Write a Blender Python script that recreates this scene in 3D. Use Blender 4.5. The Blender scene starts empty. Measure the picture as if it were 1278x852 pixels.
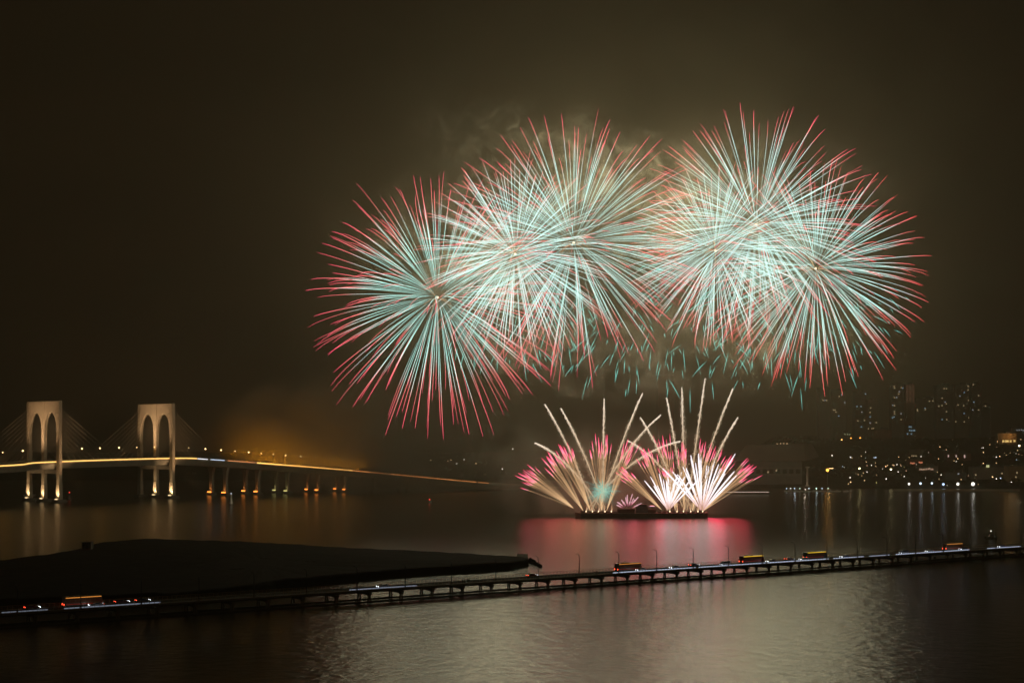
import bpy, bmesh, math, random
from mathutils import Vector, Matrix, noise
R = math.radians
random.seed(11)
scene = bpy.context.scene
COL = scene.collection

# ------------------------------------------------------------------ camera, world, exposure
CAMH, F, HZ = 55.0, 1755.0, 550.0
cam_d = bpy.data.cameras.new('camera'); cam = bpy.data.objects.new('camera', cam_d); COL.objects.link(cam)
cam.location = (0, 0, CAMH); cam.rotation_euler = (R(90), 0, 0)
cam_d.sensor_width = 36; cam_d.lens = 36 * F / 1278
cam_d.shift_y = (HZ - 426) / 1278
cam_d.clip_start = 1; cam_d.clip_end = 20000
scene.camera = cam

SKY_TINT = (1.0, 0.62, 0.25)
SKY_STRENGTH = 0.0015
w = bpy.data.worlds.new('World'); scene.world = w; w.use_nodes = True
nt = w.node_tree; nt.nodes.clear()
sky = nt.nodes.new('ShaderNodeTexSky'); sky.sky_type = 'NISHITA'; sky.sun_disc = False
sky.sun_elevation = R(12); sky.sun_rotation = R(150)
bw = nt.nodes.new('ShaderNodeRGBToBW')
mul = nt.nodes.new('ShaderNodeMix'); mul.data_type = 'RGBA'; mul.blend_type = 'MULTIPLY'; mul.inputs[0].default_value = 1
mul.inputs[7].default_value = (*SKY_TINT, 1)
bg = nt.nodes.new('ShaderNodeBackground'); bg.inputs[1].default_value = SKY_STRENGTH
out = nt.nodes.new('ShaderNodeOutputWorld')
nt.links.new(sky.outputs[0], bw.inputs[0]); nt.links.new(bw.outputs[0], mul.inputs[6])
wtc = nt.nodes.new('ShaderNodeTexCoord'); wmp = nt.nodes.new('ShaderNodeMapping'); wmp.inputs['Scale'].default_value = (3.2, 3.2, 9)
wnz = nt.nodes.new('ShaderNodeTexNoise'); wnz.inputs['Scale'].default_value = 1; wnz.inputs['Detail'].default_value = 5; wnz.inputs['Distortion'].default_value = .6
wmr = nt.nodes.new('ShaderNodeMapRange'); wmr.inputs[1].default_value = .35; wmr.inputs[2].default_value = .68; wmr.inputs[3].default_value = .72; wmr.inputs[4].default_value = 1.45
wml = nt.nodes.new('ShaderNodeMix'); wml.data_type = 'RGBA'; wml.blend_type = 'MULTIPLY'; wml.inputs[0].default_value = 1
nt.links.new(wtc.outputs['Generated'], wmp.inputs[0]); nt.links.new(wmp.outputs[0], wnz.inputs[0]); nt.links.new(wnz.outputs['Fac'], wmr.inputs[0])
nt.links.new(mul.outputs[2], wml.inputs[6]); nt.links.new(wmr.outputs[0], wml.inputs[7]); nt.links.new(wml.outputs[2], bg.inputs[0]); nt.links.new(bg.outputs[0], out.inputs[0])

sd = bpy.data.lights.new('moonlight', 'SUN'); sd.energy = 0.001; sd.angle = R(0.5); sd.color = (1, .92, .8)
so = bpy.data.objects.new('moonlight', sd); COL.objects.link(so); so.rotation_euler = (R(78), 0, R(-30))

vs = scene.view_settings
scene.display_settings.display_device = 'sRGB'
vs.view_transform = 'Standard'; vs.look = 'None'; vs.exposure = 0.0; vs.gamma = 1.0; vs.use_curve_mapping = False
cy = scene.cycles
cy.use_denoising = True
try: cy.denoiser = 'OPENIMAGEDENOISE'; cy.denoising_input_passes = 'RGB_ALBEDO_NORMAL'
except Exception: pass
cy.use_light_tree = True; cy.use_adaptive_sampling = False
cy.max_bounces = 5; cy.diffuse_bounces = 1; cy.glossy_bounces = 2; cy.transmission_bounces = 2
cy.volume_bounces = 0; cy.transparent_max_bounces = 8
cy.sample_clamp_indirect = 4.0
cy.caustics_reflective = False; cy.caustics_refractive = False
cy.volume_step_rate = 1.0; cy.volume_max_steps = 256
scene.render.film_transparent = False

def at(px, py, d):                       # a point seen at pixel (px, py) of the 1278 wide photo, d metres in front
    return Vector(((px - 639) / F * d, d, CAMH - (py - HZ) * d / F))

# ------------------------------------------------------------------ materials
MATS = {}
def mat(name, color, rough=0.7, var=0.0, scale=0.5, metal=0.0, bump=0.0):
    if name in MATS: return MATS[name]
    m = bpy.data.materials.new(name); m.use_nodes = True; MATS[name] = m
    n = m.node_tree; b = n.nodes['Principled BSDF']
    b.inputs['Roughness'].default_value = rough; b.inputs['Metallic'].default_value = metal
    b.inputs['Base Color'].default_value = (*color, 1)
    if name in ('rock', 'soil', 'foliage', 'dark_concrete', 'asphalt'): b.inputs['Specular IOR Level'].default_value = .04
    if var or bump:
        tc = n.nodes.new('ShaderNodeTexCoord'); nz = n.nodes.new('ShaderNodeTexNoise')
        nz.inputs['Scale'].default_value = scale; nz.inputs['Detail'].default_value = 6
        n.links.new(tc.outputs['Object'], nz.inputs['Vector'])
        if var:
            rp = n.nodes.new('ShaderNodeValToRGB')
            rp.color_ramp.elements[0].position = .3; rp.color_ramp.elements[1].position = .7
            rp.color_ramp.elements[0].color = (*[c * (1 - var) for c in color], 1)
            rp.color_ramp.elements[1].color = (*[min(1, c * (1 + var)) for c in color], 1)
            n.links.new(nz.outputs['Fac'], rp.inputs[0]); n.links.new(rp.outputs[0], b.inputs['Base Color'])
        if bump:
            bp = n.nodes.new('ShaderNodeBump'); bp.inputs['Strength'].default_value = bump
            n.links.new(nz.outputs['Fac'], bp.inputs['Height']); n.links.new(bp.outputs[0], b.inputs['Normal'])
    return m

def emit(name, color, strength, sample=True):
    if name in MATS: return MATS[name]
    m = bpy.data.materials.new(name); m.use_nodes = True; MATS[name] = m
    b = m.node_tree.nodes['Principled BSDF']; b.inputs['Roughness'].default_value = .6
    b.inputs['Base Color'].default_value = (*[c * .25 for c in color], 1)
    b.inputs['Emission Color'].default_value = (*color, 1); b.inputs['Emission Strength'].default_value = strength
    m.cycles.emission_sampling = 'AUTO' if sample else 'NONE'
    return m

def trail(name, stops, strength):
    """glowing spark trail: colour (rgb) and brightness (alpha) run along the trail's own 't' attribute"""
    m = bpy.data.materials.new(name); m.use_nodes = True; MATS[name] = m
    n = m.node_tree; b = n.nodes['Principled BSDF']; b.inputs['Roughness'].default_value = 1; b.inputs['Specular IOR Level'].default_value = 0
    a = n.nodes.new('ShaderNodeAttribute'); a.attribute_name = 't'
    rp = n.nodes.new('ShaderNodeValToRGB'); el = rp.color_ramp.elements
    while len(el) > 1: el.remove(el[-1])
    for i, (p, c) in enumerate(stops):
        e = el[0] if i == 0 else el.new(p)
        e.position = p; e.color = c
    ml = n.nodes.new('ShaderNodeMath'); ml.operation = 'MULTIPLY'; ml.inputs[1].default_value = strength
    n.links.new(a.outputs['Fac'], rp.inputs[0]); dk = n.nodes.new('ShaderNodeMix'); dk.data_type = 'RGBA'; dk.blend_type = 'MULTIPLY'; dk.inputs[0].default_value = 1; dk.inputs[7].default_value = (.035, .035, .035, 1)
    n.links.new(rp.outputs[0], dk.inputs[6]); n.links.new(dk.outputs[2], b.inputs['Base Color']); n.links.new(rp.outputs[0], b.inputs['Emission Color'])
    n.links.new(rp.outputs[1], ml.inputs[0]); n.links.new(ml.outputs[0], b.inputs['Emission Strength'])
    m.cycles.emission_sampling = 'NONE'
    return m

concrete = mat('concrete', (.32, .29, .25), .8, .25, .15, bump=.1)
dark_concrete = mat('dark_concrete', (.16, .15, .14), .85, .3, .2)
pale_stone = mat('pale_stone', (.50, .43, .35), .75, .12, .2)
asphalt = mat('asphalt', (.05, .05, .05), .85, .2, .8)
steel = mat('steel', (.25, .25, .26), .45, .2, 2, metal=.6)
dark_steel = mat('dark_steel', (.05, .05, .055), .5, .2, 2, metal=.3)
cable_mat = mat('cable_sheath', (.55, .5, .42), .5)
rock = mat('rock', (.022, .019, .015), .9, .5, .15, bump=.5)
soil = mat('soil', (.045, .042, .03), .95, .5, .05, bump=.4)
foliage = mat('foliage', (.035, .05, .022), .9, .4, .2)
glass = mat('dark_glass', (.02, .025, .03), .1)
white_paint = mat('white_paint', (.75, .74, .72), .4, .06, 1)
rubber = mat('rubber', (.02, .02, .02), .8)
rust = mat('rusty_hull', (.10, .06, .045), .8, .4, .4)
container_red = mat('container_paint', (.16, .06, .05), .6, .2, .6)
mortar_mat = mat('mortar_tube', (.06, .055, .05), .7, .2, 1)
brick = mat('brick_wall', (.24, .10, .07), .85, .2, .6)
render_wall = mat('rendered_wall', (.26, .235, .20), .85, .15, .15)
grey_wall = mat('grey_wall', (.20, .20, .20), .85, .15, .15)
roof_metal = mat('roof_metal', (.24, .18, .16), .5, .15, .08)

lamp_amber = emit('lamp_amber', (1, .62, .25), 6)
lamp_white = emit('lamp_white', (1, .95, .82), 2.4)
lamp_cool = emit('lamp_cool', (.75, .9, 1), 2.2)
lamp_green = emit('lamp_green', (.75, 1, .72), 2.5)
lamp_orange = emit('lamp_orange', (1, .40, .06), 4)
lamp_red = emit('lamp_red', (1, .06, .04), 2.2)
flood_amber = emit('flood_amber', (1, .72, .36), 3)
flood_orange = emit('flood_orange', (1, .27, .04), 4.5)
flood_yellow = emit('flood_yellow', (.85, .75, .25), 1.6)
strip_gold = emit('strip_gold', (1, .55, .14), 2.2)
strip_orange = emit('strip_orange', (1, .40, .10), 1.1)
trail_cool = emit('trail_cool', (.72, .80, 1), 0.50)
win_warm = emit('window_warm', (1, .72, .38), .34, False)
win_white = emit('window_white', (.9, .95, 1), .28, False)
win_blue = emit('window_blue', (.5, .8, 1), .34, False)
win_red = emit('window_red', (1, .45, .28), .10, False)
head_m = emit('headlight_glow', (.9, .95, 1), 6)
tail_m = emit('taillight_glow', (1, .08, .03), 6)
bus_amber = emit('bus_amber_trail', (1, .60, .04), 1.3, False)
bus_orange = emit('bus_orange_trail', (1, .36, .06), .8, False)
bus_red = emit('bus_red_trail', (1, .08, .04), .16, False)
bus_cabin = emit('bus_cabin_glow', (1, .35, .16), .008, False)

# ------------------------------------------------------------------ mesh and object helpers
class MB:
    def __init__(s): s.v = []; s.f = []; s.t = []
    def add(s, vs, fs, t=0.0):
        o = len(s.v)
        s.v += [tuple(v) for v in vs]; s.f += [tuple(i + o for i in f) for f in fs]
        s.t += (t if isinstance(t, list) else [t] * len(vs))
    def box(s, c, size, ax=None, ay=None, taper=1.0):
        ax = Vector(ax) if ax is not None else Vector((1, 0, 0)); ay = Vector(ay) if ay is not None else Vector((0, 1, 0)); az = Vector((0, 0, 1))
        c = Vector(c); a, b, h = [q / 2 for q in size]
        pts = []
        for z, k in ((-h, 1), (h, taper)):
            for x, y in ((-a, -b), (a, -b), (a, b), (-a, b)): pts.append(c + ax * x * k + ay * y * k + az * z)
        s.add(pts, [(3, 2, 1, 0), (4, 5, 6, 7), (0, 1, 5, 4), (1, 2, 6, 5), (2, 3, 7, 6), (3, 0, 4, 7)])
    def tube(s, pts, rad, n=6, ts=None, cap=True):
        pts = [Vector(p) for p in pts]; m = len(pts); vs = []; tt = []
        for i, p in enumerate(pts):
            d = (pts[min(i + 1, m - 1)] - pts[max(i - 1, 0)]).normalized()
            a = d.cross(Vector((.13, .97, .21))).normalized()
            b = d.cross(a); r = rad[i] if isinstance(rad, (list, tuple)) else rad
            for k in range(n):
                q = 2 * math.pi * k / n
                vs.append(p + (a * math.cos(q) + b * math.sin(q)) * r)
                tt.append(ts[i] if ts else 0.0)
        fs = [(i * n + k, i * n + (k + 1) % n, (i + 1) * n + (k + 1) % n, (i + 1) * n + k) for i in range(m - 1) for k in range(n)]
        if cap: fs += [tuple(range(n - 1, -1, -1)), tuple(range((m - 1) * n, m * n))]
        s.add(vs, fs, tt)
    def prism(s, poly, z0, z1, inset=0.0):          # poly: list of (x, y), counter-clockwise
        n = len(poly); cx = sum(p[0] for p in poly) / n; cyy = sum(p[1] for p in poly) / n
        vs = [(x, y, z0) for x, y in poly] + [(x + (cx - x) * inset, y + (cyy - y) * inset, z1) for x, y in poly]
        s.add(vs, [tuple(range(n - 1, -1, -1)), tuple(range(n, 2 * n))] + [(i, (i + 1) % n, n + (i + 1) % n, n + i) for i in range(n)])
    def ball(s, c, r, seg=8, rings=5):
        c = Vector(c); vs = [c + Vector((0, 0, r))]
        for i in range(1, rings):
            a = math.pi * i / rings
            for k in range(seg):
                q = 2 * math.pi * k / seg
                vs.append(c + Vector((math.sin(a) * math.cos(q), math.sin(a) * math.sin(q), math.cos(a))) * r)
        vs.append(c - Vector((0, 0, r))); L = len(vs) - 1
        fs = [(0, 1 + k, 1 + (k + 1) % seg) for k in range(seg)]
        for i in range(rings - 2):
            for k in range(seg):
                a = 1 + i * seg + k; b = 1 + i * seg + (k + 1) % seg
                fs.append((a, a + seg, b + seg, b))
        o = 1 + (rings - 2) * seg
        fs += [(o + k, L, o + (k + 1) % seg) for k in range(seg)]
        s.add(vs, fs)
    def quad(s, a, b, c, d): s.add([a, b, c, d], [(0, 1, 2, 3)])
    def build(s, name, m, parent=None, origin=None, tattr=False, bevel=0.0, smooth=False):
        me = bpy.data.meshes.new(name)
        if origin is not None:
            o = Vector(origin); vv = [tuple(Vector(v) - o) for v in s.v]
        else: vv = s.v
        me.from_pydata(vv, [], s.f); me.update()
        if tattr:
            at_ = me.attributes.new('t', 'FLOAT', 'POINT'); at_.data.foreach_set('value', s.t)
        if smooth: me.polygons.foreach_set('use_smooth', [True] * len(me.polygons))
        me.materials.append(m)
        ob = bpy.data.objects.new(name, me); COL.objects.link(ob)
        if bevel:
            bv = ob.modifiers.new('bevel', 'BEVEL'); bv.width = bevel; bv.segments = 2; bv.limit_method = 'ANGLE'
        if parent is not None: ob.parent = parent
        if origin is not None: ob.location = origin
        return ob

def tag(o, label=None, cat=None, group=None, kind=None):
    if label: o['label'] = label
    if cat: o['category'] = cat
    if group: o['group'] = group
    if kind: o['kind'] = kind
    return o
def empty(name, loc, rz=0.0):
    o = bpy.data.objects.new(name, None); COL.objects.link(o)
    o.location = loc; o.rotation_euler = (0, 0, rz); o.empty_display_size = .5
    return o
def copy_tree(o, parent=None):
    c = o.copy(); COL.objects.link(c)
    if parent is not None: c.parent = parent
    for ch in list(o.children): copy_tree(ch, c)
    return c
ORD = ['first', 'second', 'third', 'fourth', 'fifth', 'sixth', 'seventh', 'eighth', 'ninth', 'tenth', 'eleventh', 'twelfth',
       'thirteenth', 'fourteenth', 'fifteenth', 'sixteenth', 'seventeenth', 'eighteenth', 'nineteenth', 'twentieth',
       'twenty-first', 'twenty-second', 'twenty-third', 'twenty-fourth', 'twenty-fifth', 'twenty-sixth']
def ordl(i, n):
    return 'leftmost' if i == 0 else 'rightmost' if i == n - 1 else ORD[i] + ' from left' if i < n / 2 else ORD[n - 1 - i] + ' from right'
def light(name, kind, loc, energy, color, radius=1.0, parent=None, target=None, angle=60, blend=.6):
    l = bpy.data.lights.new(name, kind); l.energy = energy; l.color = color; l.shadow_soft_size = radius
    o = bpy.data.objects.new(name, l); COL.objects.link(o); o.location = loc
    if kind == 'SPOT': l.spot_size = R(angle); l.spot_blend = blend
    if target is not None: o.rotation_euler = (Vector(target) - Vector(loc)).to_track_quat('-Z', 'Y').to_euler()
    if parent is not None: o.parent = parent
    return o

# ------------------------------------------------------------------ setting: water, far land, island, haze
def water_material():
    m = bpy.data.materials.new('sea_water'); m.use_nodes = True
    n = m.node_tree; b = n.nodes['Principled BSDF']
    b.inputs['Base Color'].default_value = (.010, .012, .009, 1); b.inputs['Roughness'].default_value = .16; b.inputs['IOR'].default_value = 1.33
    tc = n.nodes.new('ShaderNodeTexCoord')
    def nz(sc, stretch, det):
        mp = n.nodes.new('ShaderNodeMapping'); mp.inputs['Scale'].default_value = (sc, sc * stretch, sc); mp.inputs['Rotation'].default_value = (0, 0, R(12))
        t = n.nodes.new('ShaderNodeTexNoise'); t.inputs['Scale'].default_value = 1; t.inputs['Detail'].default_value = det; t.inputs['Roughness'].default_value = .6
        n.links.new(tc.outputs['Object'], mp.inputs[0]); n.links.new(mp.outputs[0], t.inputs[0]); return t
    a = nz(.22, 1.0, 6)
    b1 = n.nodes.new('ShaderNodeBump'); b1.inputs['Strength'].default_value = 1.0; b1.inputs['Distance'].default_value = .5
    n.links.new(a.outputs[0], b1.inputs['Height'])
    n.links.new(b1.outputs[0], b.inputs['Normal'])
    b.inputs['Roughness'].default_value = .17
    return m
b = MB(); b.quad((-4000, -500, 0), (4000, -500, 0), (4000, 5000, 0), (-4000, 5000, 0))
tag(b.build('water', water_material()), 'dark rippled harbour water reflecting the fireworks', kind='structure')

def interp(x, tab):
    if x <= tab[0][0]: return tab[0][1]
    for (a, va), (c, vc) in zip(tab, tab[1:]):
        if x <= c: return va + (vc - va) * (x - a) / (c - a)
    return tab[-1][1]
SLOPE = [(1610, -2), (1632, 2.4), (1700, 3), (1875, 22), (2050, 49), (2140, 58), (2400, 62), (3000, 50)]
FARL = [(1960, -2), (1985, 1.5), (2100, 6), (2300, 16), (2500, 24), (3000, 30)]
def land_h(x, y):
    px = 639 + F * x / y
    k = min(1, max(0, (px - 905) / 75)); k = k * k * (3 - 2 * k)
    if px > 1290: k = max(.35, 1 - (px - 1290) / 900)
    h = interp(y, SLOPE) * k + interp(y, FARL) * (1 - k) if k < 1 else interp(y, SLOPE)
    if h > 4: h += (noise.noise(Vector((x, y, 0)) * .008) * 5 + noise.noise(Vector((x, y, 9)) * .03) * 1.6) * min(1, (h - 4) / 10)
    return h
b = MB(); nx, ny = 220, 70
xs = [-1500 + 3200 * i / (nx - 1) for i in range(nx)]; ys = [1590 + 1500 * (j / (ny - 1)) ** 1.5 for j in range(ny)]
b.add([(x, y, land_h(x, y)) for y in ys for x in xs],
      [(j * nx + i, j * nx + i + 1, (j + 1) * nx + i + 1, (j + 1) * nx + i) for j in range(ny - 1) for i in range(nx - 1)])
tag(b.build('hills', soil, smooth=True), 'dark wooded hillside rising behind the far shore', kind='structure')

# the reclaimed island in the foreground: flat top, quay end and rocky edge
back = [(-140, 712), (0, 698), (60, 690), (90, 685), (120, 676), (180, 671), (290, 674), (400, 680), (500, 685), (560, 688), (620, 691.5), (661, 694)]
front = [(663, 706), (640, 711), (600, 714), (560, 716), (500, 720), (450, 725), (400, 730), (350, 735), (300, 743), (220, 752), (100, 757), (0, 760), (-140, 768)]
TOPZ = 3.4
def gpt(px, py, z): d = (CAMH - z) * F / (py - HZ); return Vector(((px - 639) / F * d, d, z))
top = [gpt(x, y, TOPZ) for x, y in back] + [gpt(x, y, 0) for x, y in front]
cxy = sum(top, Vector()) / len(top)
b = MB(); N = 240
ring = []
per = [0]
for i in range(len(top)): per.append(per[-1] + (top[(i + 1) % len(top)] - top[i]).length)
for k in range(N):
    s_ = per[-1] * k / N; i = max(j for j in range(len(top)) if per[j] <= s_)
    p = top[i].lerp(top[(i + 1) % len(top)], (s_ - per[i]) / (per[i + 1] - per[i])); ring.append(Vector((p.x, p.y, 0)))
vs = []; fs = []
nrm = []
for i in range(N):
    d_ = (ring[(i + 2) % N] - ring[(i - 2) % N]).normalized(); n_ = Vector((-d_.y, d_.x, 0))
    nrm.append(n_ if n_.dot(cxy - ring[i]) > 0 else -n_)
prof = [(0, -.6), (.6, .6), (1.2, 1.9), (1.7, 2.9), (2.6, 3.3), (None, .8, 3.2), (None, .5, 3.5), (None, .2, 3.2)]
for k_, pr in enumerate(prof):
    for i, p in enumerate(ring):
        if pr[0] is None: q = Vector((cxy.x, cxy.y, 0)) + (p - Vector((cxy.x, cxy.y, 0))) * pr[1]; z = pr[2]
        else: q = p + nrm[i] * pr[0]; z = pr[1]
        j = noise.noise(Vector((q.x * .12, q.y * .12, z))) + .6 * noise.noise(Vector((q.x * .5, q.y * .5, z + 3)))
        e_ = 1.0 if k_ in (1, 2, 3) else .3
        vs.append((q.x + j * e_, q.y + j * e_, z + j * (.4 if k_ > 0 else 0)))
for k_ in range(len(prof) - 1):
    for i in range(N): fs.append((k_ * N + i, k_ * N + (i + 1) % N, (k_ + 1) * N + (i + 1) % N, (k_ + 1) * N + i))
fs.append(tuple((len(prof) - 1) * N + i for i in range(N)))
b.add(vs, fs)
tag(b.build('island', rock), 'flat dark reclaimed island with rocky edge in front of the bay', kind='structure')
# boulders trailing off the quay end
b = MB()
for k in range(70):
    u = random.random(); px = 661 + u * 15; py = 700 + u * 8 + random.uniform(-2, 2 - u)
    p = gpt(px, py, 0); r = random.uniform(.4, 1.0) * (1.2 - .6 * u)
    o = len(b.v); b.ball((p.x, p.y, r * .1 + (1 - u) * .4 * random.random()), r, 6, 4)
    for i in range(o, len(b.v)):
        v = Vector(b.v[i]); b.v[i] = tuple(v + Vector((random.uniform(-.2, .2), random.uniform(-.2, .2), random.uniform(-.15, .15))) * r)
tag(b.build('boulders', rock), 'dark boulders tumbling off the end of the island quay', 'rocks', kind='stuff')

# blockhouse on the island's far corner
t = empty('blockhouse', gpt(109, 685, 3.2)); tag(t, 'small dark flat-roofed blockhouse on the far left corner of the island', 'hut')
b = MB(); b.box((0, 0, 1.6), (4.4, 4, 3.4)); b.build('wall', dark_concrete, t, bevel=.05)
b = MB(); b.box((0, 0, 3.45), (5.0, 4.6, .35)); b.build('roof', dark_concrete, t, bevel=.05)
b = MB(); b.box((.6, -2.05, 1.1), (1, .12, 2)); b.build('door', dark_steel, t)
b = MB(); b.box((-1.2, -2.05, 2.2), (.9, .12, .9)); b.build('window', glass, t)
# quay wall end
t = MB(); a0, a1 = gpt(661.5, 697, 0), gpt(661.5, 704, 0)
t.box(((a0 + a1) / 2 + Vector((-3.5, 0, 1.25))), (5, (a0 - a1).length * .8, 2.7)); tag(t.build('quay_wall', dark_concrete, bevel=.1), 'squared dark quay end on the right tip of the island', 'wall')

# haze: one closed box of even air round everything
HAZE_D = 0.00023
def volume_mat(name, density, color, aniso=0.0, emission=None):
    m = bpy.data.materials.new(name); m.use_nodes = True; n = m.node_tree; n.nodes.clear()
    o = n.nodes.new('ShaderNodeOutputMaterial'); v = n.nodes.new('ShaderNodeVolumePrincipled')
    v.inputs['Color'].default_value = (*color, 1); v.inputs['Density'].default_value = density; v.inputs['Anisotropy'].default_value = aniso
    n.links.new(v.outputs[0], o.inputs['Volume']); return m, n, v
hm, _, _ = volume_mat('haze', HAZE_D, (.95, .84, .62))
b = MB(); b.box((0, 2250, 289), (8200, 5700, 580)); tag(b.build('haze', hm), 'thin night haze over the whole bay', kind='stuff')
hz = bpy.data.objects['haze']

def smoke(name, c, size, dens, scale, thr, stretch, seed, label, color=(.92, .86, .74), rot=0.0, soft=.16):
    m, n, v = volume_mat('smoke_' + str(seed), 0, color)
    tc = n.nodes.new('ShaderNodeTexCoord'); ln = n.nodes.new('ShaderNodeVectorMath'); ln.operation = 'LENGTH'
    n.links.new(tc.outputs['Object'], ln.inputs[0])
    fo = n.nodes.new('ShaderNodeMapRange'); fo.inputs[1].default_value = .25; fo.inputs[2].default_value = .97; fo.inputs[3].default_value = 1; fo.inputs[4].default_value = 0
    fo.interpolation_type = 'SMOOTHSTEP'
    n.links.new(ln.outputs['Value'], fo.inputs[0])
    mp = n.nodes.new('ShaderNodeMapping'); mp.inputs['Location'].default_value = (seed * 3.7, seed * 1.3, seed * 2.1)
    mp.inputs['Scale'].default_value = [size[i] * scale * stretch[i] for i in range(3)]
    n.links.new(tc.outputs['Object'], mp.inputs[0])
    nz = n.nodes.new('ShaderNodeTexNoise'); nz.inputs['Scale'].default_value = 1; nz.inputs['Detail'].default_value = 3.0; nz.inputs['Roughness'].default_value = .58
    nz.inputs['Distortion'].default_value = 1.3
    n.links.new(mp.outputs[0], nz.inputs[0])
    mr = n.nodes.new('ShaderNodeMapRange'); mr.inputs[1].default_value = thr; mr.inputs[2].default_value = thr + soft; mr.inputs[3].default_value = 0; mr.inputs[4].default_value = dens
    n.links.new(nz.outputs['Fac'], mr.inputs[0])
    ml = n.nodes.new('ShaderNodeMath'); ml.operation = 'MULTIPLY'
    n.links.new(mr.outputs[0], ml.inputs[0]); n.links.new(fo.outputs[0], ml.inputs[1]); n.links.new(ml.outputs[0], v.inputs['Density'])
    m.cycles.volume_step_rate = 2.5 if scale < .02 else 1.0
    b = MB(); b.ball((0, 0, 0), 1, 20, 12); o = b.build(name, m)
    o.location = c; o.scale = size; o.rotation_euler = (0, rot, 0)
    return tag(o, label, 'smoke', 'firework smoke', 'stuff')
D0 = 1016.0
smoke('smoke_cloud', at(820, 255, 1070), (430, 170, 310), .0014, .012, .25, (1, 1, 1.2), 8, 'broad thin smoke glowing all round the firework display', color=(.94, .85, .64), soft=.5)
smoke('smoke_cloud', at(720, 215, 1080), (160, 60, 62), .045, .055, .53, (1, .9, .9), 1, 'thin curling smoke drifting above the left pair of joined bursts', rot=R(12))
smoke('smoke_cloud', at(905, 250, 1090), (190, 60, 85), .013, .040, .50, (1, .8, .7), 2, 'pale smoke veil glowing behind the two overlapping right bursts')
smoke('smoke_cloud', at(640, 300, 1085), (150, 60, 85), .013, .040, .50, (1, .8, .7), 3, 'pale smoke veil glowing behind the left bursts')
smoke('smoke_cloud', at(800, 440, 1080), (190, 60, 48), .018, .034, .50, (1, .8, 1), 4, 'patchy smoke hanging under the bursts among fading teal stars')
smoke('smoke_cloud', at(775, 612, 1062), (120, 36, 62), .026, .024, .40, (1, 1, .8), 5, 'low smoke bank lit pink behind the barge')
smoke('smoke_cloud', at(640, 560, 1130), (52, 40, 60), .009, .035, .44, (1, 1, .7), 6, 'grey smoke column drifting left of the barge')
smoke('smoke_cloud', at(455, 548, 1505), (200, 130, 85), .034, .012, .36, (1, 1, 1.3), 7, 'thick fog bank glowing orange that swallows the far end of the bridge', color=(.9, .84, .72))

# ------------------------------------------------------------------ cable-stayed bridge
ctrl = [at(-260, 593, 1080), at(-110, 585.5, 1150), at(0, 580, 1243), at(55, 576, 1275), at(195, 571.8, 1365), at(245, 573, 1402), at(330, 579, 1460), at(440, 587.5, 1520), at(600, 602, 1586), at(690, 607.5, 1615)]
path = []
for i in range(len(ctrl) - 1):
    p0, p1, p2, p3 = ctrl[max(i - 1, 0)], ctrl[i], ctrl[i + 1], ctrl[min(i + 2, len(ctrl) - 1)]
    for k in range(24):
        t_ = k / 24; t2 = t_ * t_; t3 = t2 * t_
        path.append(.5 * ((2 * p1) + (p2 - p0) * t_ + (2 * p0 - 5 * p1 + 4 * p2 - p3) * t2 + (3 * p1 - p0 - 3 * p2 + p3) * t3))
path.append(ctrl[-1])
for _ in range(2):                      # ease the joints of the profile
    path = [path[0]] + [(path[i - 1] + path[i] * 2 + path[i + 1]) / 4 for i in range(1, len(path) - 1)] + [path[-1]]
cum = [0]
for a_, c_ in zip(path, path[1:]): cum.append(cum[-1] + (c_ - a_).length)
def bp(s):
    s = min(max(s, 0), cum[-1] - .01); i = max(j for j in range(len(cum) - 1) if cum[j] <= s)
    k = (s - cum[i]) / (cum[i + 1] - cum[i]); p = path[i].lerp(path[i + 1], k)
    d = path[min(i + 2, len(path) - 1)] - path[max(i - 1, 0)]; u = Vector((d.x, d.y, 0)).normalized()
    return p, u, Vector((u.y, -u.x, 0))       # point, along, towards the camera side
def s_at(px, off=0.0):
    best = min(range(0, int(cum[-1]) * 2), key=lambda q: abs(639 + F * (bp(q / 2)[0] + bp(q / 2)[2] * off).x / (bp(q / 2)[0] + bp(q / 2)[2] * off).y - px))
    return best / 2
bridge = empty('cable_stayed_bridge', (0, 0, 0))
tag(bridge, 'floodlit cable-stayed bridge with twin arched towers curving away into orange fog', 'bridge')
def sweep(section, s0, s1, step, closed=True, zoff=lambda s: 0.0):
    b = MB(); n = len(section); m = max(2, int((s1 - s0) / step) + 1); vs = []
    for k in range(m):
        p, u, v = bp(s0 + (s1 - s0) * k / (m - 1))
        for o, z in section: vs.append(p + v * o + Vector((0, 0, z)))
    fs = [(i * n + k, i * n + (k + 1) % n, (i + 1) * n + (k + 1) % n, (i + 1) * n + k) for i in range(m - 1) for k in range(n if closed else n - 1)]
    if closed: fs += [tuple(range(n)), tuple(range((m - 1) * n + n - 1, (m - 1) * n - 1, -1))]
    b.add(vs, fs); return b
END = cum[-1]
for side in (1, -1):
    sec = [(o * side, z) for o, z in [(3.2, 0), (21.6, 0), (21.6, -1.8), (18.5, -6.2), (6.0, -6.2), (3.2, -2.2)]]
    sweep(sec, 0, END, 8).build('deck', concrete, bridge)
    road = sweep([(3.5 * side, .05), (21.0 * side, .05)], 0, END, 8, closed=False); road.build('roadway', asphalt, bridge)
    sweep([(21.1 * side, .06), (21.5 * side, .06), (21.5 * side, 1.0), (21.1 * side, 1.0)], 0, END, 8).build('parapet', pale_stone, bridge)
sA, sB = s_at(-30), s_at(306)
sweep([(21.66, -.25), (21.9, -.25), (21.9, .75), (21.66, .75)], s_at(-30), s_at(228), 6).build('parapet_light', strip_gold, bridge)
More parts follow.
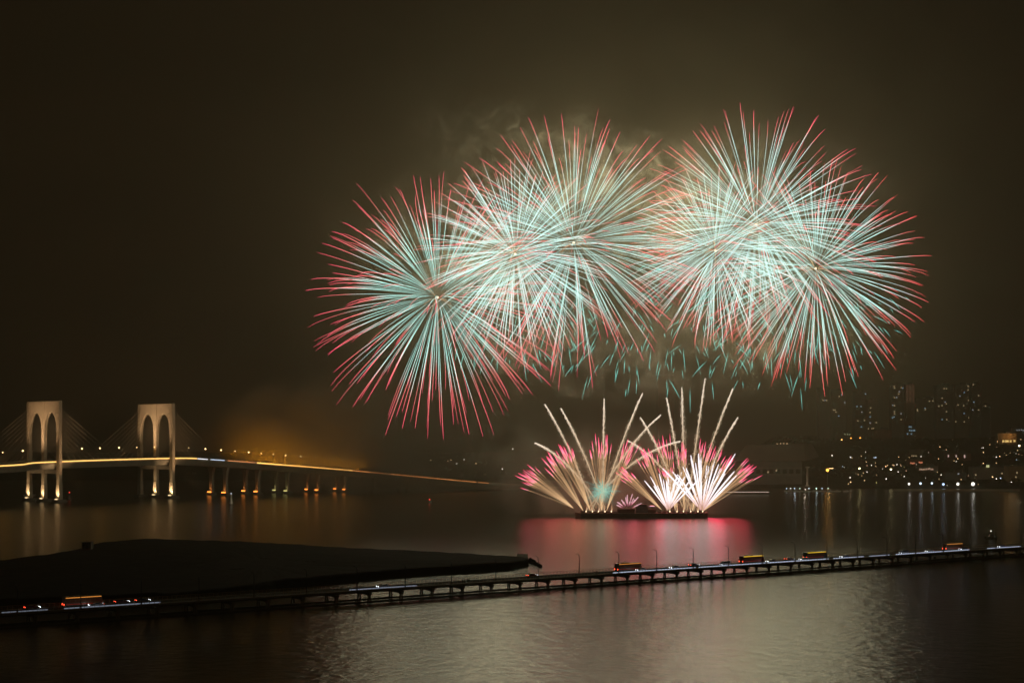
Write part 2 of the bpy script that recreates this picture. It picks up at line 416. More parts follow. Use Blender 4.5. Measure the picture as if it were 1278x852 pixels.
sweep([(21.66, -.2), (21.9, -.2), (21.9, .5), (21.66, .5)], s_at(229), s_at(243), 6).build('parapet_light', emit('strip_white', (.9, .92, 1), 1.6), bridge)
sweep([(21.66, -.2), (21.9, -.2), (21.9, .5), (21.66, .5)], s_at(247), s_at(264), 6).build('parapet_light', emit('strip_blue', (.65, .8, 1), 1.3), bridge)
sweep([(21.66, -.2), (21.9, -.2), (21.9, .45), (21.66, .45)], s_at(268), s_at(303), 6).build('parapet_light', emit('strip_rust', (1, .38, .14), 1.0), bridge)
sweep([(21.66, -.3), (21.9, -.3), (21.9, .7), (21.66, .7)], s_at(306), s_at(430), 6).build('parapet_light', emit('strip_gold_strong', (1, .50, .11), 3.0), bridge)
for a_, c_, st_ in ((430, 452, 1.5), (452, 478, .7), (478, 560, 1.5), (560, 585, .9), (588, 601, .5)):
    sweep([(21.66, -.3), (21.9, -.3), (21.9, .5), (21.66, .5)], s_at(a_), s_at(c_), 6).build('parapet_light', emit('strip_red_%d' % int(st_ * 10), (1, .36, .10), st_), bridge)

COLX = (26.0, 0.0, -26.0); CW, CL, TOWZ = 4.9, 3.0, 91.0
def tower(px, lit):
    s = s_at(px); p, u, v = bp(s); base = Vector((p.x, p.y, 0))
    tw = []
    for i, o in enumerate(COLX):
        b = MB()
        b.box(base + v * o + Vector((0, 0, TOWZ / 2 - .1)), (CW, CL, TOWZ), v, u)
        b.box(base + v * o + Vector((0, 0, 8)), (CW + .9, CL + .9, 16), v, u, taper=.88)
        leg = b.build('tower_leg', pale_stone, bridge, bevel=.25)
        f = MB(); f.box(base + v * o + Vector((0, 0, 1.3)), (9.5, 11, 2.6), v, u, taper=.9); f.build('footing', dark_concrete, leg, bevel=.15)
        if lit[i]:
            g = MB()
            g.box(base + v * o - u * 3.2 + Vector((0, 0, 3.0)), (4.0, .5, .5), v, u)
            g.build('floodlight', flood_amber, leg)
            light('floodlight_beam', 'SPOT', base + v * o - u * 5.2 + v * 2.6 + Vector((0, 0, 2.8)), LOWER_E, (1, .66, .33), .4, leg, base + v * o + Vector((0, 0, 19)), 80, .8)
    for a_, c_ in ((0, 1), (1, 2)):                       # pointed arch panels between the legs
        o0, o1 = COLX[a_] - CW / 2 * 1.0, COLX[c_] + CW / 2; n = 14; b = MB(); vs = []
        for k in range(n + 1):
            x = k / n; o = o0 + (o1 - o0) * x; q = min(x, 1 - x) * 2
            z = 62 + 19 * math.sin(math.acos(max(0, 1 - q))) if q < 1 else 81
            for dl in (-CL / 2 + .35, CL / 2 - .35):
                vs.append(base + v * o + u * dl + Vector((0, 0, z))); vs.append(base + v * o + u * dl + Vector((0, 0, TOWZ - .35)))
        fs = []
        for k in range(n):
            i = k * 4; j = i + 4
            fs += [(i, j, j + 1, i + 1), (i + 2, i + 3, j + 3, j + 2), (i, i + 2, j + 2, j), (i + 1, j + 1, j + 3, i + 3)]
        b.add(vs, fs); b.build('arch_panel', pale_stone, bridge)
    b = MB(); b.box(base + Vector((0, 0, p.z - 8.6)), (2 * 26 - CW, 2.4, 3.6), v, u); b.build('crossbeam', concrete, bridge, bevel=.2)
    for q, (o, dz) in enumerate(((16, 0), (-12, 0))):    # floodlights fixed on the deck that wash the upper tower
        foot = bp(s - 34)[0] + bp(s - 34)[2] * o
        light('tower_wash', 'SPOT', foot + Vector((0, 0, 1.6)), UPPER_E, (1, .62, .31), .6, bridge, base + Vector((0, 0, 72)) + v * o * .6, 68, .9)
    light('tower_wash', 'SPOT', base + v * 58 + u * 3 + Vector((0, 0, 12)), UPPER_E * .6, (1, .58, .27), .6, bridge, base + v * 26 + Vector((0, 0, 58)), 70, .9)
    for side in (1, -1):                                   # stay cables: a fan each way in two planes
        for dr in (1, -1):
            for k in range(9):
                sd_ = s + dr * (14 + 6.3 * k); q, uu, vv = bp(sd_)
                a0 = base + v * (side * 25.5) + u * dr * 1.2 + Vector((0, 0, 56 + 3.5 * k)); a1 = q + vv * (side * 21.3) + Vector((0, 0, .6))
                c = MB(); c.tube([a0, a1], .17, 5); c.build('stay_cable', cable_mat, bridge)
LOWER_E, UPPER_E = 26000, 90000
tower(55, (1, 1, 1)); tower(195, (1, 1, 0))
# approach piers with flared heads, lit from their footings
for k, (px, kind) in enumerate(((273, 'o'), (314, 'o'), (352, 'y'), (391, 'o'), (426, 'o'), (462, 'n'), (505, 'n'))):
    s = s_at(px); p, u, v = bp(s); base = Vector((p.x, p.y, 0))
    for o in (12, -12):
        h = p.z - 6.1; c = base + v * o
        if h < 4: continue
        b = MB(); prof = [(0, 2.6), (h * .55, 2.4), (h * .75, 2.8), (h * .9, 4.0), (h, 5.4)]
        vs = []; 
        for z, hw in prof:
            for a_, e_ in ((-1, -1), (1, -1), (1, 1), (-1, 1)): vs.append(c + v * a_ * hw + u * e_ * 1.4 + Vector((0, 0, z)))
        fs = [(i * 4 + q, i * 4 + (q + 1) % 4, (i + 1) * 4 + (q + 1) % 4, (i + 1) * 4 + q) for i in range(4) for q in range(4)] + [(16, 17, 18, 19)]
        b.add(vs, fs); pier = b.build('pier', concrete, bridge, bevel=.12)
        f = MB(); f.box(c + Vector((0, 0, 1.4)), (9, 7, 2.8), v, u, taper=.92); f.build('footing', dark_concrete, pier, bevel=.15)
        if kind != 'n':
            g = MB()
            g.box(c - u * 2.8 + Vector((0, 0, 3.3)), (6.2, .7, 1.2 if kind == 'o' else .9), v, u, taper=.9)
            g.build('floodlight', flood_orange if kind == 'o' else flood_yellow, pier)
            light('floodlight_beam', 'SPOT', c - u * 4.2 + v * 1.6 + Vector((0, 0, 3.2)), 1300 if kind == 'o' else 800, (1, .36, .09) if kind == 'o' else (.9, .75, .28), .4, pier, c + Vector((0, 0, 13)), 95, .9)

def lamp_post(loc, h, arm, direction, head_m, r=.55, name='street_lamp', pole_r=.11, head_len=0.0):
    t = empty(name, loc); d = Vector(direction).normalized()
    b = MB(); b.tube([(0, 0, 0), (0, 0, h * .5), (0, 0, h - .5), tuple(d * arm * .35 + Vector((0, 0, h))), tuple(d * arm + Vector((0, 0, h + .15)))], [pole_r * 1.3, pole_r, pole_r * .8, pole_r * .7, pole_r * .6], 6)
    b.build('pole', steel, t)
    b = MB(); b.ball(d * arm + Vector((0, 0, h - .05)), r, 8, 5); b.build('lamp_head', head_m, t, smooth=True)
    return t
# street lamps down the middle of the bridge deck
lamps = []
pxs = [2.8, 28, 101.4, 124.5, 147.8, 170, 192, 213, 234.8, 255.8, 275.6, 292.8, 309.7, 325.7, 341, 355.8, 374.7, 393, 411, 429, 446]
for i, px in enumerate(pxs):
    p, u, v = bp(s_at(px)); big = px in (28, 124.5, 101.4, 147.8, 255.8, 275.6, 309.7, 355.8, 374.7)
    t = lamp_post(p + Vector((0, 0, .05)), 11.0, .8, v, lamp_amber, .74 if big else .45)
    tag(t, 'amber street lamp on the lit cable-stayed bridge deck, ' + ordl(i, len(pxs)), 'street lamp', 'street lamps along the cable-stayed bridge')
    if px > 280: light('glow_light', 'SPOT', (0, 0, 1.4), 11500, (1, .38, .012), 2.0, t, (0, 0, 60), 172, .25)  # added uplight at deck level to make the fog glow, water left dark
    elif i % 3 == 0: light('glow_light', 'POINT', (0, 0, 10.2), 700, (1, .42, .06), 4.0, t)
# traffic sign gantry lights are left out: nothing readable in the photograph

# navigation marks near the bridge
def nav_mark(px, py, h, body, lamp, label, name='navigation_beacon'):
    t = empty(name, gpt(px, py, 0)); tag(t, label, 'beacon')
    b = MB(); b.tube([(0, 0, -.5), (0, 0, 1.2)], [2.2, 1.9], 12); b.build('base', dark_concrete, t)
    b = MB(); b.tube([(0, 0, 1.2), (0, 0, h * .75), (0, 0, h)], [1.5, .7, .8], 10); b.build('tower', body, t)
    b = MB(); b.ball((0, 0, h + .5), .55, 8, 5); b.build('lantern', lamp, t)
    return t
nb = nav_mark(288.5, 630, 9.5, white_paint, emit('beacon_pale', (.8, .9, 1), .9), 'small white navigation beacon standing in the water beside the bridge piers')
nav_mark(86.5, 622, 5.5, dark_steel, lamp_red, 'red-lit channel marker beside the left bridge tower')
nav_mark(536, 627, 2.4, dark_steel, lamp_red, 'small red-lit buoy floating on dark water below the fogged bridge end', 'buoy')
def small_boat(name, loc, rz, L, label, lampmat, hull=white_paint, cabin=True, lamp_r=.35, group=None, mast=True):
    t = empty(name, loc, rz); tag(t, label, 'boat', group)
    b = MB(); W, H = L * .16, L * .14
    st = [(-.5, .8, .0), (-.25, 1, 0), (.15, .95, .05), (.38, .55, .18), (.5, .03, .32)]
    vs = []
    for x, k, up in st: vs += [(x * L, -W * k, H * (1 + up)), (x * L * .93, -W * k * .55, -.25), (x * L * .93, W * k * .55, -.25), (x * L, W * k, H * (1 + up))]
    fs = [(i * 4 + q, (i + 1) * 4 + q, (i + 1) * 4 + q + 1, i * 4 + q + 1) for i in range(4) for q in range(3)]
    fs += [(i * 4 + 3, (i + 1) * 4 + 3, (i + 1) * 4, i * 4) for i in range(4)] + [(0, 1, 2, 3), (19, 18, 17, 16)]
    b.add(vs, fs); b.build('hull', hull, t)
    if cabin:
        b = MB(); b.box((-.05 * L, 0, H + L * .07), (L * .34, W * 1.2, L * .15), taper=.85); c = b.build('cabin', white_paint, t, bevel=.05)
        b = MB(); b.box((-.05 * L, 0, H + L * .085), (L * .33, W * 1.21, L * .05)); b.build('window', glass, c)
    if mast:
        b = MB(); b.tube([(-.05 * L, 0, H), (-.05 * L, 0, H + L * .42)], .06, 5); mm = b.build('mast', steel, t)
        b = MB(); b.ball((-.05 * L, 0, H + L * .42), lamp_r, 8, 5); b.build('lamp', lampmat, mm)
    return t
small_boat('motor_boat', gpt(1236, 671.5, 0), R(190), 7.5, 'small motor boat showing one white light beyond the right end of the causeway', lamp_white, lamp_r=.33)
small_boat('work_boat', gpt(37, 619, 0), R(5), 12, 'low work boat with pale blue lights moored behind the left bridge tower', emit('lamp_blue_dim', (.55, .75, 1), 4), lamp_r=.6)

# ------------------------------------------------------------------ causeway in the foreground
CU = Vector((.8345, .551, 0)); CN = Vector((-.551, .8345, 0)); C0 = Vector((24, 528, 0)) + CN * 3.75
DZ = 4.3
def cw(s, l=0.0, z=0.0): return C0 + CU * s + CN * l + Vector((0, 0, z))
def cs(px, l=0.0):
    k = (px - 639) / F; a = C0 + CN * l
    return (k * a.y - a.x) / (CU.x - k * CU.y)
S0, S1 = cs(-75), cs(1345)
caus = empty('causeway_bridge', cw(0)); tag(caus, 'long low concrete causeway on paired piles crossing the foreground water', 'bridge')
RZ = math.atan2(CU.y, CU.x)
caus.rotation_euler = (0, 0, RZ)
def csweep(sec, s0=S0, s1=S1, step=12.4):          # section in causeway's own axes: (offset, z)
    b = MB(); n = len(sec); vs = []; m = max(2, int((s1 - s0) / step) + 1)
    for k in range(m):
        s = s0 + (s1 - s0) * k / (m - 1)
        for o, z in sec: vs.append((s, o, z))
    fs = [(i * n + k, (i + 1) * n + k, (i + 1) * n + (k + 1) % n, i * n + (k + 1) % n) for i in range(m - 1) for k in range(n)]
    fs += [tuple(range(n - 1, -1, -1))[::-1], tuple(range((m - 1) * n, m * n))[::-1]]
    b.add(vs, fs); return b
csweep([(-5.2, DZ), (5.2, DZ), (5.2, DZ - .45), (4.2, DZ - .95), (-4.2, DZ - .95), (-5.2, DZ - .45)]).build('deck', concrete, caus)
csweep([(-3.6, DZ + .004), (3.6, DZ + .004), (3.6, DZ + .012), (-3.6, DZ + .012)]).build('roadway', asphalt, caus)
for o in (-4.4, 4.4): csweep([(o - .78, DZ + .003), (o + .78, DZ + .003), (o + .78, DZ + .15), (o - .78, DZ + .15)]).build('pavement', concrete, caus)
b = MB(); s = S0
while s < S1:
    b.box((s, 0, DZ + .018), (3, .12, .006)); s += 9
b.build('lane_marking', white_paint, caus)
yellow_rail = mat('railing_paint', (.55, .40, .20), .5, .15, 1)
for o in (-5.08, 5.08):
    b = MB(); s = S0
    while s < S1:
        b.box((s, o, DZ + .62), (.10, .10, 1.0)); s += 1.55
    for z, h in ((DZ + 1.14, .10), (DZ + .72, .05), (DZ + .42, .05)): b.box(((S0 + S1) / 2, o, z), (S1 - S0, .07, h))
    b.build('railing', yellow_rail, caus)
# bents: cap beam on two pairs of battered piles
k0 = int(S0 / 12.4) - 1; bents = [12.0 + 12.4 * k for k in range(-40, 40) if S0 < 12 + 12.4 * k < S1]
for s in bents:
    b = MB(); b.box((s, 0, DZ - 1.30), (1.3, 9.6, .66)); b.box((s, 0, DZ - 1.75), (1.1, 8.2, .26))
    cap = b.build('pier_cap', concrete, caus, bevel=.06)
    for o in (-3.75, 3.75):
        b = MB()
        for q in (-1, 1):
            b.tube([(s + q * .28, o, DZ - 1.7), (s + q * .42, o, .9), (s + q * .62, o, -.6)], [.30, .30, .36], 6)
        b.box((s, o, DZ - 1.95), (1.15, 1.1, .35)); b.build('pile', concrete, cap)
b = MB()
for o in (-3.75, 3.75): b.box(((S0 + S1) / 2, o, .22), (S1 - S0, .7, .55))
b.build('tie_beam', dark_concrete, caus)
# added glowing strips standing in for the headlight trails of passing cars
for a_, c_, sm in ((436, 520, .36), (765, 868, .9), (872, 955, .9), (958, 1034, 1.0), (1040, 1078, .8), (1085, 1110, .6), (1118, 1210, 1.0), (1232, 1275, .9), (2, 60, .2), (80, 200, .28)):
    m_ = emit('trail_cool_%d' % int(sm * 100), (.70, .80, 1), .95 * sm)
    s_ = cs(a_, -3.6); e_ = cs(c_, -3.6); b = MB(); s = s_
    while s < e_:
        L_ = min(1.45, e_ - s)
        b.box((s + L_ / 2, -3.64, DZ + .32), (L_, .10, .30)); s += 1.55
    b.build('headlight_trail', m_, caus)
# slim unlit lamp posts on the near side
lpx = []; k = -13
while True:
    s = 1.0 + 18.65 * k; k += 1
    p = cw(s, -4.6, DZ + .15); px = 639 + F * p.x / p.y
    if px < -10: continue
    if px > 1285: break
    lpx.append((px, p))
for i, (px, p) in enumerate(lpx):
    t = empty('lamp_post', p)
    b = MB(); d = CN
    pts = [(0, 0, 0), (0, 0, 3), (0, 0, 7.0)] + [tuple(d * (1.7 * (1 - math.cos(q))) + Vector((0, 0, 7.0 + 1.1 * math.sin(q)))) for q in (.5, 1.0, 1.57)]
    b.tube(pts, [.17, .14, .12, .11, .10, .09], 6); b.build('pole', dark_steel, t)
    b = MB(); b.box(tuple(d * 2.0 + Vector((0, 0, 8.05))), (.9, .32, .16), tuple(d), tuple(CU)); b.build('lamp_head', dark_steel, t, bevel=.03)
    b = MB(); b.box((0, 0, .25), (.45, .45, .5), tuple(CU), tuple(CN), .8); b.build('base', concrete, t)
    tag(t, 'slim unlit lamp post with curved arm on the causeway, ' + ordl(i, len(lpx)), 'lamp post', 'lamp posts along the causeway')

# vehicles
def add_wheels(t, xs_, w_, r):
    for x in xs_:
        for sgn in (-1, 1):
            b = MB(); b.tube([(x, sgn * (w_ - .12), r), (x, sgn * (w_ + .12), r)], r, 14); wh = b.build('wheel', rubber, t)
            b = MB(); b.tube([(x, sgn * (w_ + .10), r), (x, sgn * (w_ + .14), r)], r * .5, 10); b.build('rim', steel, wh)
def extrude_profile(prof, hw, tuck=0.0):
    b = MB(); n = len(prof); vs = [(x, -(hw - tuck * max(0, z - .9)), z) for x, z in prof] + [(x, hw - tuck * max(0, z - .9), z) for x, z in prof]
    b.add(vs, [tuple(range(n)), tuple(range(2 * n - 1, n - 1, -1))] + [(i, n + i, n + (i + 1) % n, (i + 1) % n) for i in range(n)]); return b
def make_bus(paint, strip, L=11.8):
    t = empty('bus', (0, 0, 0)); h = L / 2
    extrude_profile([(-h, .4), (h - .1, .4), (h, .8), (h - .05, 1.6), (h - .35, 3.0), (h - .6, 3.15), (-h + .25, 3.15), (-h, 2.9)], 1.24).build('body', paint, t, bevel=.08)
    for sgn in (-1, 1):
        b = MB()
        for k in range(7): b.box((-h + 1.2 + k * 1.48, sgn * 1.25, 2.02), (1.36, .03, 1.0))
        b.build('window', bus_cabin, t)
        b = MB(); b.box((0, sgn * 1.26, 2.92), (L - .9, .05, .20)); b.build('roof_trail_strip', strip, t)  # roof and side glow added in place of the streaks of moving lights
        b = MB(); b.box((-.6, sgn * 1.26, .95), (L - 2.4, .05, .16)); b.build('side_trail_strip', bus_red, t)
    b = MB(); b.box((h - .17, 0, 2.1), (.06, 2.1, 1.4)); b.build('windscreen', glass, t)
    for sgn in (-1, 1):
        b = MB(); b.box((h, sgn * .95, .75), (.08, .34, .22)); b.build('headlight', head_m, t)
        b = MB(); b.box((-h - .01, sgn * 1.0, .95), (.06, .26, .5)); b.build('taillight', tail_m, t)
    add_wheels(t, (-h + 2.6, h - 2.4), 1.1, .48)
    b = MB(); b.box((-1.5, 0, 3.28), (3.2, 1.7, .26)); b.build('air_conditioner', paint, t, bevel=.05)
    return t
def make_car(paint, van=False):
    t = empty('van' if van else 'car', (0, 0, 0))
    if van: pr = [(-2.3, .35), (2.2, .35), (2.3, .8), (2.1, 1.1), (1.5, 1.85), (1.2, 1.95), (-2.2, 1.95), (-2.3, 1.7)]; gl = (-.2, 3.2, 1.5, .55)
    else: pr = [(-2.15, .35), (2.15, .33), (2.2, .62), (2.05, .82), (1.0, .95), (.3, 1.4), (-.9, 1.45), (-1.65, 1.02), (-2.15, .98)]; gl = (-.3, 1.5, 1.17, .30)
    extrude_profile(pr, .88, .12).build('body', paint, t, bevel=.06)
    for sgn in (-1, 1):
        b = MB(); b.box((gl[0], sgn * (.86 if van else .845), gl[2]), (gl[1], .06, gl[3])); b.build('window', glass, t)
        b = MB(); b.ball((2.16, sgn * .62, .68), .17, 8, 5); b.build('headlight', head_m, t)
        b = MB(); b.box((-2.2 if not van else -2.33, sgn * .66, .85), (.08, .3, .16)); b.build('taillight', tail_m, t)
    add_wheels(t, (-1.35, 1.35), .78, .32)
    return t
def place(t, px, lane, flip=False):
    s = cs(px, lane); t.location = cw(s, lane, DZ + .012); t.rotation_euler = (0, 0, RZ + (math.pi if flip else 0)); return t
paints = {n: mat('paint_' + n, c, .3, .03, 1) for n, c in dict(white=(.7, .7, .68), silver=(.4, .4, .42), black=(.03, .03, .035), red=(.22, .02, .02), blue=(.05, .09, .25), green=(.03, .10, .06), cream=(.40, .34, .25), grey=(.18, .18, .19)).items()}
busA = make_bus(paints['red'], bus_amber); busB = make_bus(paints['cream'], bus_orange); busC = make_bus(paints['green'], bus_amber)
G = 'traffic on the causeway'
place(busB, 784, 1.8); tag(busB, 'cream bus with orange light-trail strip, leftmost bus on the bright middle of the causeway', 'bus', G)
place(busA, 938, 1.8); tag(busA, 'red bus with bright yellow light-trail strip near the middle of the causeway', 'bus', G)
place(busC, 1017, 1.8); tag(busC, 'green bus with yellow light-trail strip, next one right of the red bus', 'bus', G)
t = copy_tree(busB); place(t, 1189, 1.8); tag(t, 'cream bus with orange light-trail strip near the right end of the causeway', 'bus', G)
t = copy_tree(busB); place(t, 103, 1.8); tag(t, 'cream bus with orange light-trail strips on the dark left end of the causeway', 'bus', G)
carkinds = {}
def car(paint, px, lane, flip, label, van=False):
    key = (paint, van)
    if key in carkinds: t = copy_tree(carkinds[key])
    else: t = carkinds[key] = make_car(paints[paint], van)
    place(t, px, lane, flip); tag(t, label, 'van' if van else 'car', G)
car('red', 664, 1.8, False, 'red car with red tail lights, right of the island tip')
car('grey', 866, 1.8, False, 'grey car with red tail lights between the cream and red buses')
car('red', 985, 1.8, False, 'red car running just behind the green bus')
car('black', 178, 1.8, False, 'black car with red tail lights right of the far-left bus')
car('red', 152, 1.8, False, 'red car close behind the far-left cream bus')
car('red', 40, 1.8, False, 'red car on the dark left end of the causeway')
car('white', 800, -1.8, True, 'white car with headlights on, under the leftmost mid-causeway bus')
car('silver', 842, -1.8, True, 'silver car with headlights on, left of the grey car')
car('white', 905, -1.8, True, 'white van with headlights on, left of the red bus', True)
car('black', 962, -1.8, True, 'black car with headlights on, right of the red bus')
car('silver', 1003, -1.8, True, 'silver car passing in front of the green bus')
car('blue', 1054, -1.8, True, 'blue car with headlights on, right of the green bus')
car('silver', 1128, -1.8, True, 'silver van with headlights on, left of the right-end bus', True)
car('white', 1160, -1.8, True, 'white car just left of the right-end cream bus')
car('black', 1202, -1.8, True, 'black car passing the right-end cream bus')
car('blue', 1250, -1.8, True, 'blue car nearest the right edge of the photo')
car('silver', 478, -1.8, True, 'silver car with headlights on, below the middle of the island')
car('white', 120, -1.8, True, 'white car passing the far-left cream bus')

# people standing at the railing
def skin_mesh(verts, edges, radii, name, sub=1):
    me = bpy.data.meshes.new(name + '_s'); me.from_pydata(verts, edges, []); ob = bpy.data.objects.new(name + '_s', me); COL.objects.link(ob)
    ob.modifiers.new('skin', 'SKIN'); sm = ob.modifiers.new('sub', 'SUBSURF'); sm.levels = sub; sm.render_levels = sub
    for i, r in enumerate(radii): me.skin_vertices[0].data[i].radius = (r, r)
    me.skin_vertices[0].data[0].use_root = True
    dg = bpy.context.evaluated_depsgraph_get(); dg.update()
    res = bpy.data.meshes.new_from_object(ob.evaluated_get(dg)); bpy.data.objects.remove(ob); res.name = name
    res.polygons.foreach_set('use_smooth', [True] * len(res.polygons)); return res
skinm = mat('skin', (.42, .26, .19), .6); hairm = mat('hair', (.02, .016, .014), .7)
def person_meshes(kind):
    arm = .10 if kind == 0 else -.16
    V = [(0, 0, .95), (0, 0, 1.12), (0, 0, 1.32), (0, 0, 1.46), (0, .01, 1.56), (0, .02, 1.66), (0, .02, 1.73),
         (-.18, 0, 1.40), (-.24, -.02, 1.13), (-.22, -arm - .05, .88), (-.21, -arm - .09, .80), (.18, 0, 1.40), (.24, -.02, 1.13), (.22, -arm - .05, .88), (.21, -arm - .09, .80),
         (-.10, 0, .90), (-.11, -.02, .50), (-.12, 0, .09), (-.12, -.14, .04), (.10, 0, .90), (.11, -.02, .50), (.12, 0, .09), (.13, -.14, .04)]
    E = [(0, 1), (1, 2), (2, 3), (3, 4), (4, 5), (5, 6), (2, 7), (7, 8), (8, 9), (9, 10), (2, 11), (11, 12), (12, 13), (13, 14), (0, 15), (15, 16), (16, 17), (17, 18), (0, 19), (19, 20), (20, 21), (21, 22)]
    Rr = [.14, .13, .15, .07, .055, .095, .085, .065, .045, .035, .04, .065, .045, .035, .04, .085, .06, .045, .04, .085, .06, .045, .04]
    body = skin_mesh(V, E, Rr, 'body')
    jk = skin_mesh([V[i] for i in (1, 0, 2, 3, 7, 8, 9, 11, 12, 13)], [(0, 1), (0, 2), (2, 3), (2, 4), (4, 5), (5, 6), (2, 7), (7, 8), (8, 9)], [.155, .165, .175, .08, .085, .065, .05, .085, .065, .05], 'jacket')
    tr = skin_mesh([V[i] for i in (0, 15, 16, 17, 19, 20, 21)], [(0, 1), (1, 2), (2, 3), (0, 4), (4, 5), (5, 6)], [.155, .105, .078, .062, .105, .078, .062], 'trousers')
    hr = skin_mesh([(0, .05, 1.70), (0, .04, 1.76), (0, .085, 1.63)], [(0, 1), (0, 2)], [.095, .075, .06], 'hair')
    return body, jk, tr, hr
cloths = [mat('cloth_navy', (.03, .04, .08), .9), mat('cloth_black', (.02, .02, .022), .9), mat('cloth_olive', (.06, .06, .035), .9), mat('cloth_grey', (.12, .12, .12), .9), mat('cloth_red', (.16, .04, .035), .9)]
PM = [person_meshes(0), person_meshes(1)]
PEOPLE = [(577.3, 'person in a navy jacket standing at the causeway railing, leftmost of the watchers', 0, 0), (579.8, 'person in black standing close beside the navy-jacketed watcher on the causeway', 1, 1),
          (583.6, 'person in olive standing at the railing, third watcher from left', 0, 2), (586.0, 'person in a grey jacket, right end of the four watchers at the railing', 1, 3),
          (745.0, 'lone person in dark red standing on the causeway away from the others', 0, 4)]
for px, lab, kd, ci in PEOPLE:
    l = -4.55; t = empty('person', cw(cs(px, l), l, DZ + .15), RZ + math.pi + random.uniform(-.5, .5)); tag(t, lab, 'person', 'people on the causeway')
    for me, nm, m_ in zip(PM[kd], ('body', 'jacket', 'trousers', 'hair'), (skinm, cloths[ci], cloths[1], hairm)):
        o = bpy.data.objects.new(nm, me.copy()); o.data.materials.clear(); o.data.materials.append(m_); COL.objects.link(o); o.parent = t

# ------------------------------------------------------------------ the firework barge
BY = D0; bx0 = at(717.5, 645, BY).x; bx1 = at(883.5, 645, BY).x
BL = bx1 - bx0; bcx = (bx0 + bx1) / 2; DK = 3.2
barge = empty('barge', (bcx, BY, 0)); tag(barge, 'long low dark firework barge anchored under the display', 'barge')
b = MB(); h = BL / 2; vs = []; st = [(-1, .25, 1.2, 3.6), (-.97, .7, -.3, 3.5), (-.92, 1, -.8, DK), (.92, 1, -.8, DK), (.97, .8, -.3, 3.4), (.995, .4, 1.2, 3.6)]
for x, k, z0, z1 in st: vs += [(x * h, -9 * k, z1), (x * h, -9 * k, z0), (x * h, 9 * k, z0), (x * h, 9 * k, z1)]
fs = [(i * 4 + q, (i + 1) * 4 + q, (i + 1) * 4 + (q + 1) % 4, i * 4 + (q + 1) % 4) for i in range(5) for q in range(4)] + [(0, 1, 2, 3), (23, 22, 21, 20)]
b.add(vs, fs); hull = b.build('hull', rust, barge)
b = MB()
for x in range(-22, 23): b.box((x * 2, -8.9, DK + .5), (.08, .08, 1.0))
b.box((0, -8.9, DK + 1.0), (90, .07, .07)); b.build('railing', dark_steel, barge)
for sgn in (-1, 1):
    for q in (-4, 4):
        b = MB(); b.tube([(sgn * h * .9, q, DK), (sgn * h * .9, q, DK + 1.1)], .45, 10); b.tube([(sgn * h * .9, q, DK + 1.0), (sgn * h * .9, q, DK + 1.25)], .62, 10); b.build('bollard', dark_steel, barge)
    b = MB(); b.box((sgn * h * .85, 0, DK + .6), (2.4, 3, 1.2)); b.tube([(sgn * h * .85, -2.2, DK + 1.1), (sgn * h * .85, 2.2, DK + 1.1)], .8, 12); b.build('winch', dark_steel, barge, bevel=.05)
def bxp(px): return at(px, 645, BY).x
def container(px0, px1, z0, z1, dy, m, label, name='container'):
    t = empty(name, (bxp((px0 + px1) / 2), BY + dy, DK + z0)); L = bxp(px1) - bxp(px0); H = z1 - z0
    tag(t, label, 'container')
    b = MB(); n = int(L / .6); prof = []
    b.box((0, 0, H / 2), (L - .1, 2.7, H - .1))
    for k in range(n):
        for sgn in (-1, 1): b.box((-L / 2 + .4 + k * (L - .8) / max(1, n - 1), sgn * 1.36, H / 2), (.28, .12, H - .3))
    b.build('wall', m, t)
    b = MB()
    for x in (-1, 1):
        for y in (-1, 1): b.box((x * (L / 2 - .08), y * 1.38, H / 2), (.2, .2, H))
    for z in (.1, H - .1):
        for y in (-1, 1): b.box((0, y * 1.38, z), (L - .2, .18, .18))
    b.build('frame', dark_steel, t)
    b = MB(); b.box((L / 2 + .03, 0, H / 2), (.06, 2.3, H - .3)); b.build('door', m, t)
    return t
container(770, 791.5, 0, 2.9, -4, container_red, 'long dark shipping container left of the deckhouse on the barge')
container(808, 818, 0, 2.4, -3, container_red, 'short shipping container right of the deckhouse on the barge')
t = empty('deckhouse', (bxp(800.5), BY - 1, DK)); tag(t, 'dark boxy control cabin in the middle of the barge', 'cabin')
b = MB(); b.box((0, 0, 2.2), (8.6, 6, 4.4)); b.build('wall', dark_concrete, t, bevel=.06)
b = MB(); b.box((.5, 0, 5.1), (6.0, 4.6, 1.4)); b.build('upper_cabin', dark_concrete, t, bevel=.06)
b = MB(); b.box((.5, 0, 5.95), (6.8, 5.2, .25)); b.build('roof', dark_steel, t)
b = MB(); b.box((.5, -2.33, 5.2), (5.2, .06, .7)); b.build('window', glass, t)
for q in (-3.2, -1.2, 3.3): 
    b = MB(); b.tube([(q, 0, 4.4), (q, 0, 7.6)], .10, 5); b.build('mast', dark_steel, t)
t = empty('canopy_tent', (bxp(813.5), BY - 2, DK + 2.4)); tag(t, 'small pink-lit open canopy on top of the short container', 'canopy')
pinkcloth = mat('canopy_cloth', (.6, .35, .4), .8)
for x in (-2.3, 2.3):
    for y in (-1.1, 1.1):
        b = MB(); b.tube([(x, y, 0), (x, y, 2.6)], .08, 5); b.build('pole', steel, t)
b = MB(); b.add([(-2.6, -1.4, 2.6), (2.6, -1.4, 2.6), (2.6, 1.4, 2.6), (-2.6, 1.4, 2.6), (0, 0, 3.5)], [(3, 2, 1, 0), (0, 1, 4), (1, 2, 4), (2, 3, 4), (3, 0, 4)]); b.build('roof', pinkcloth, t)
b = MB(); b.box((0, 0, 2.35), (3.4, .2, .2)); b.build('lamp', emit('canopy_lamp', (1, .5, .65), 3), t)
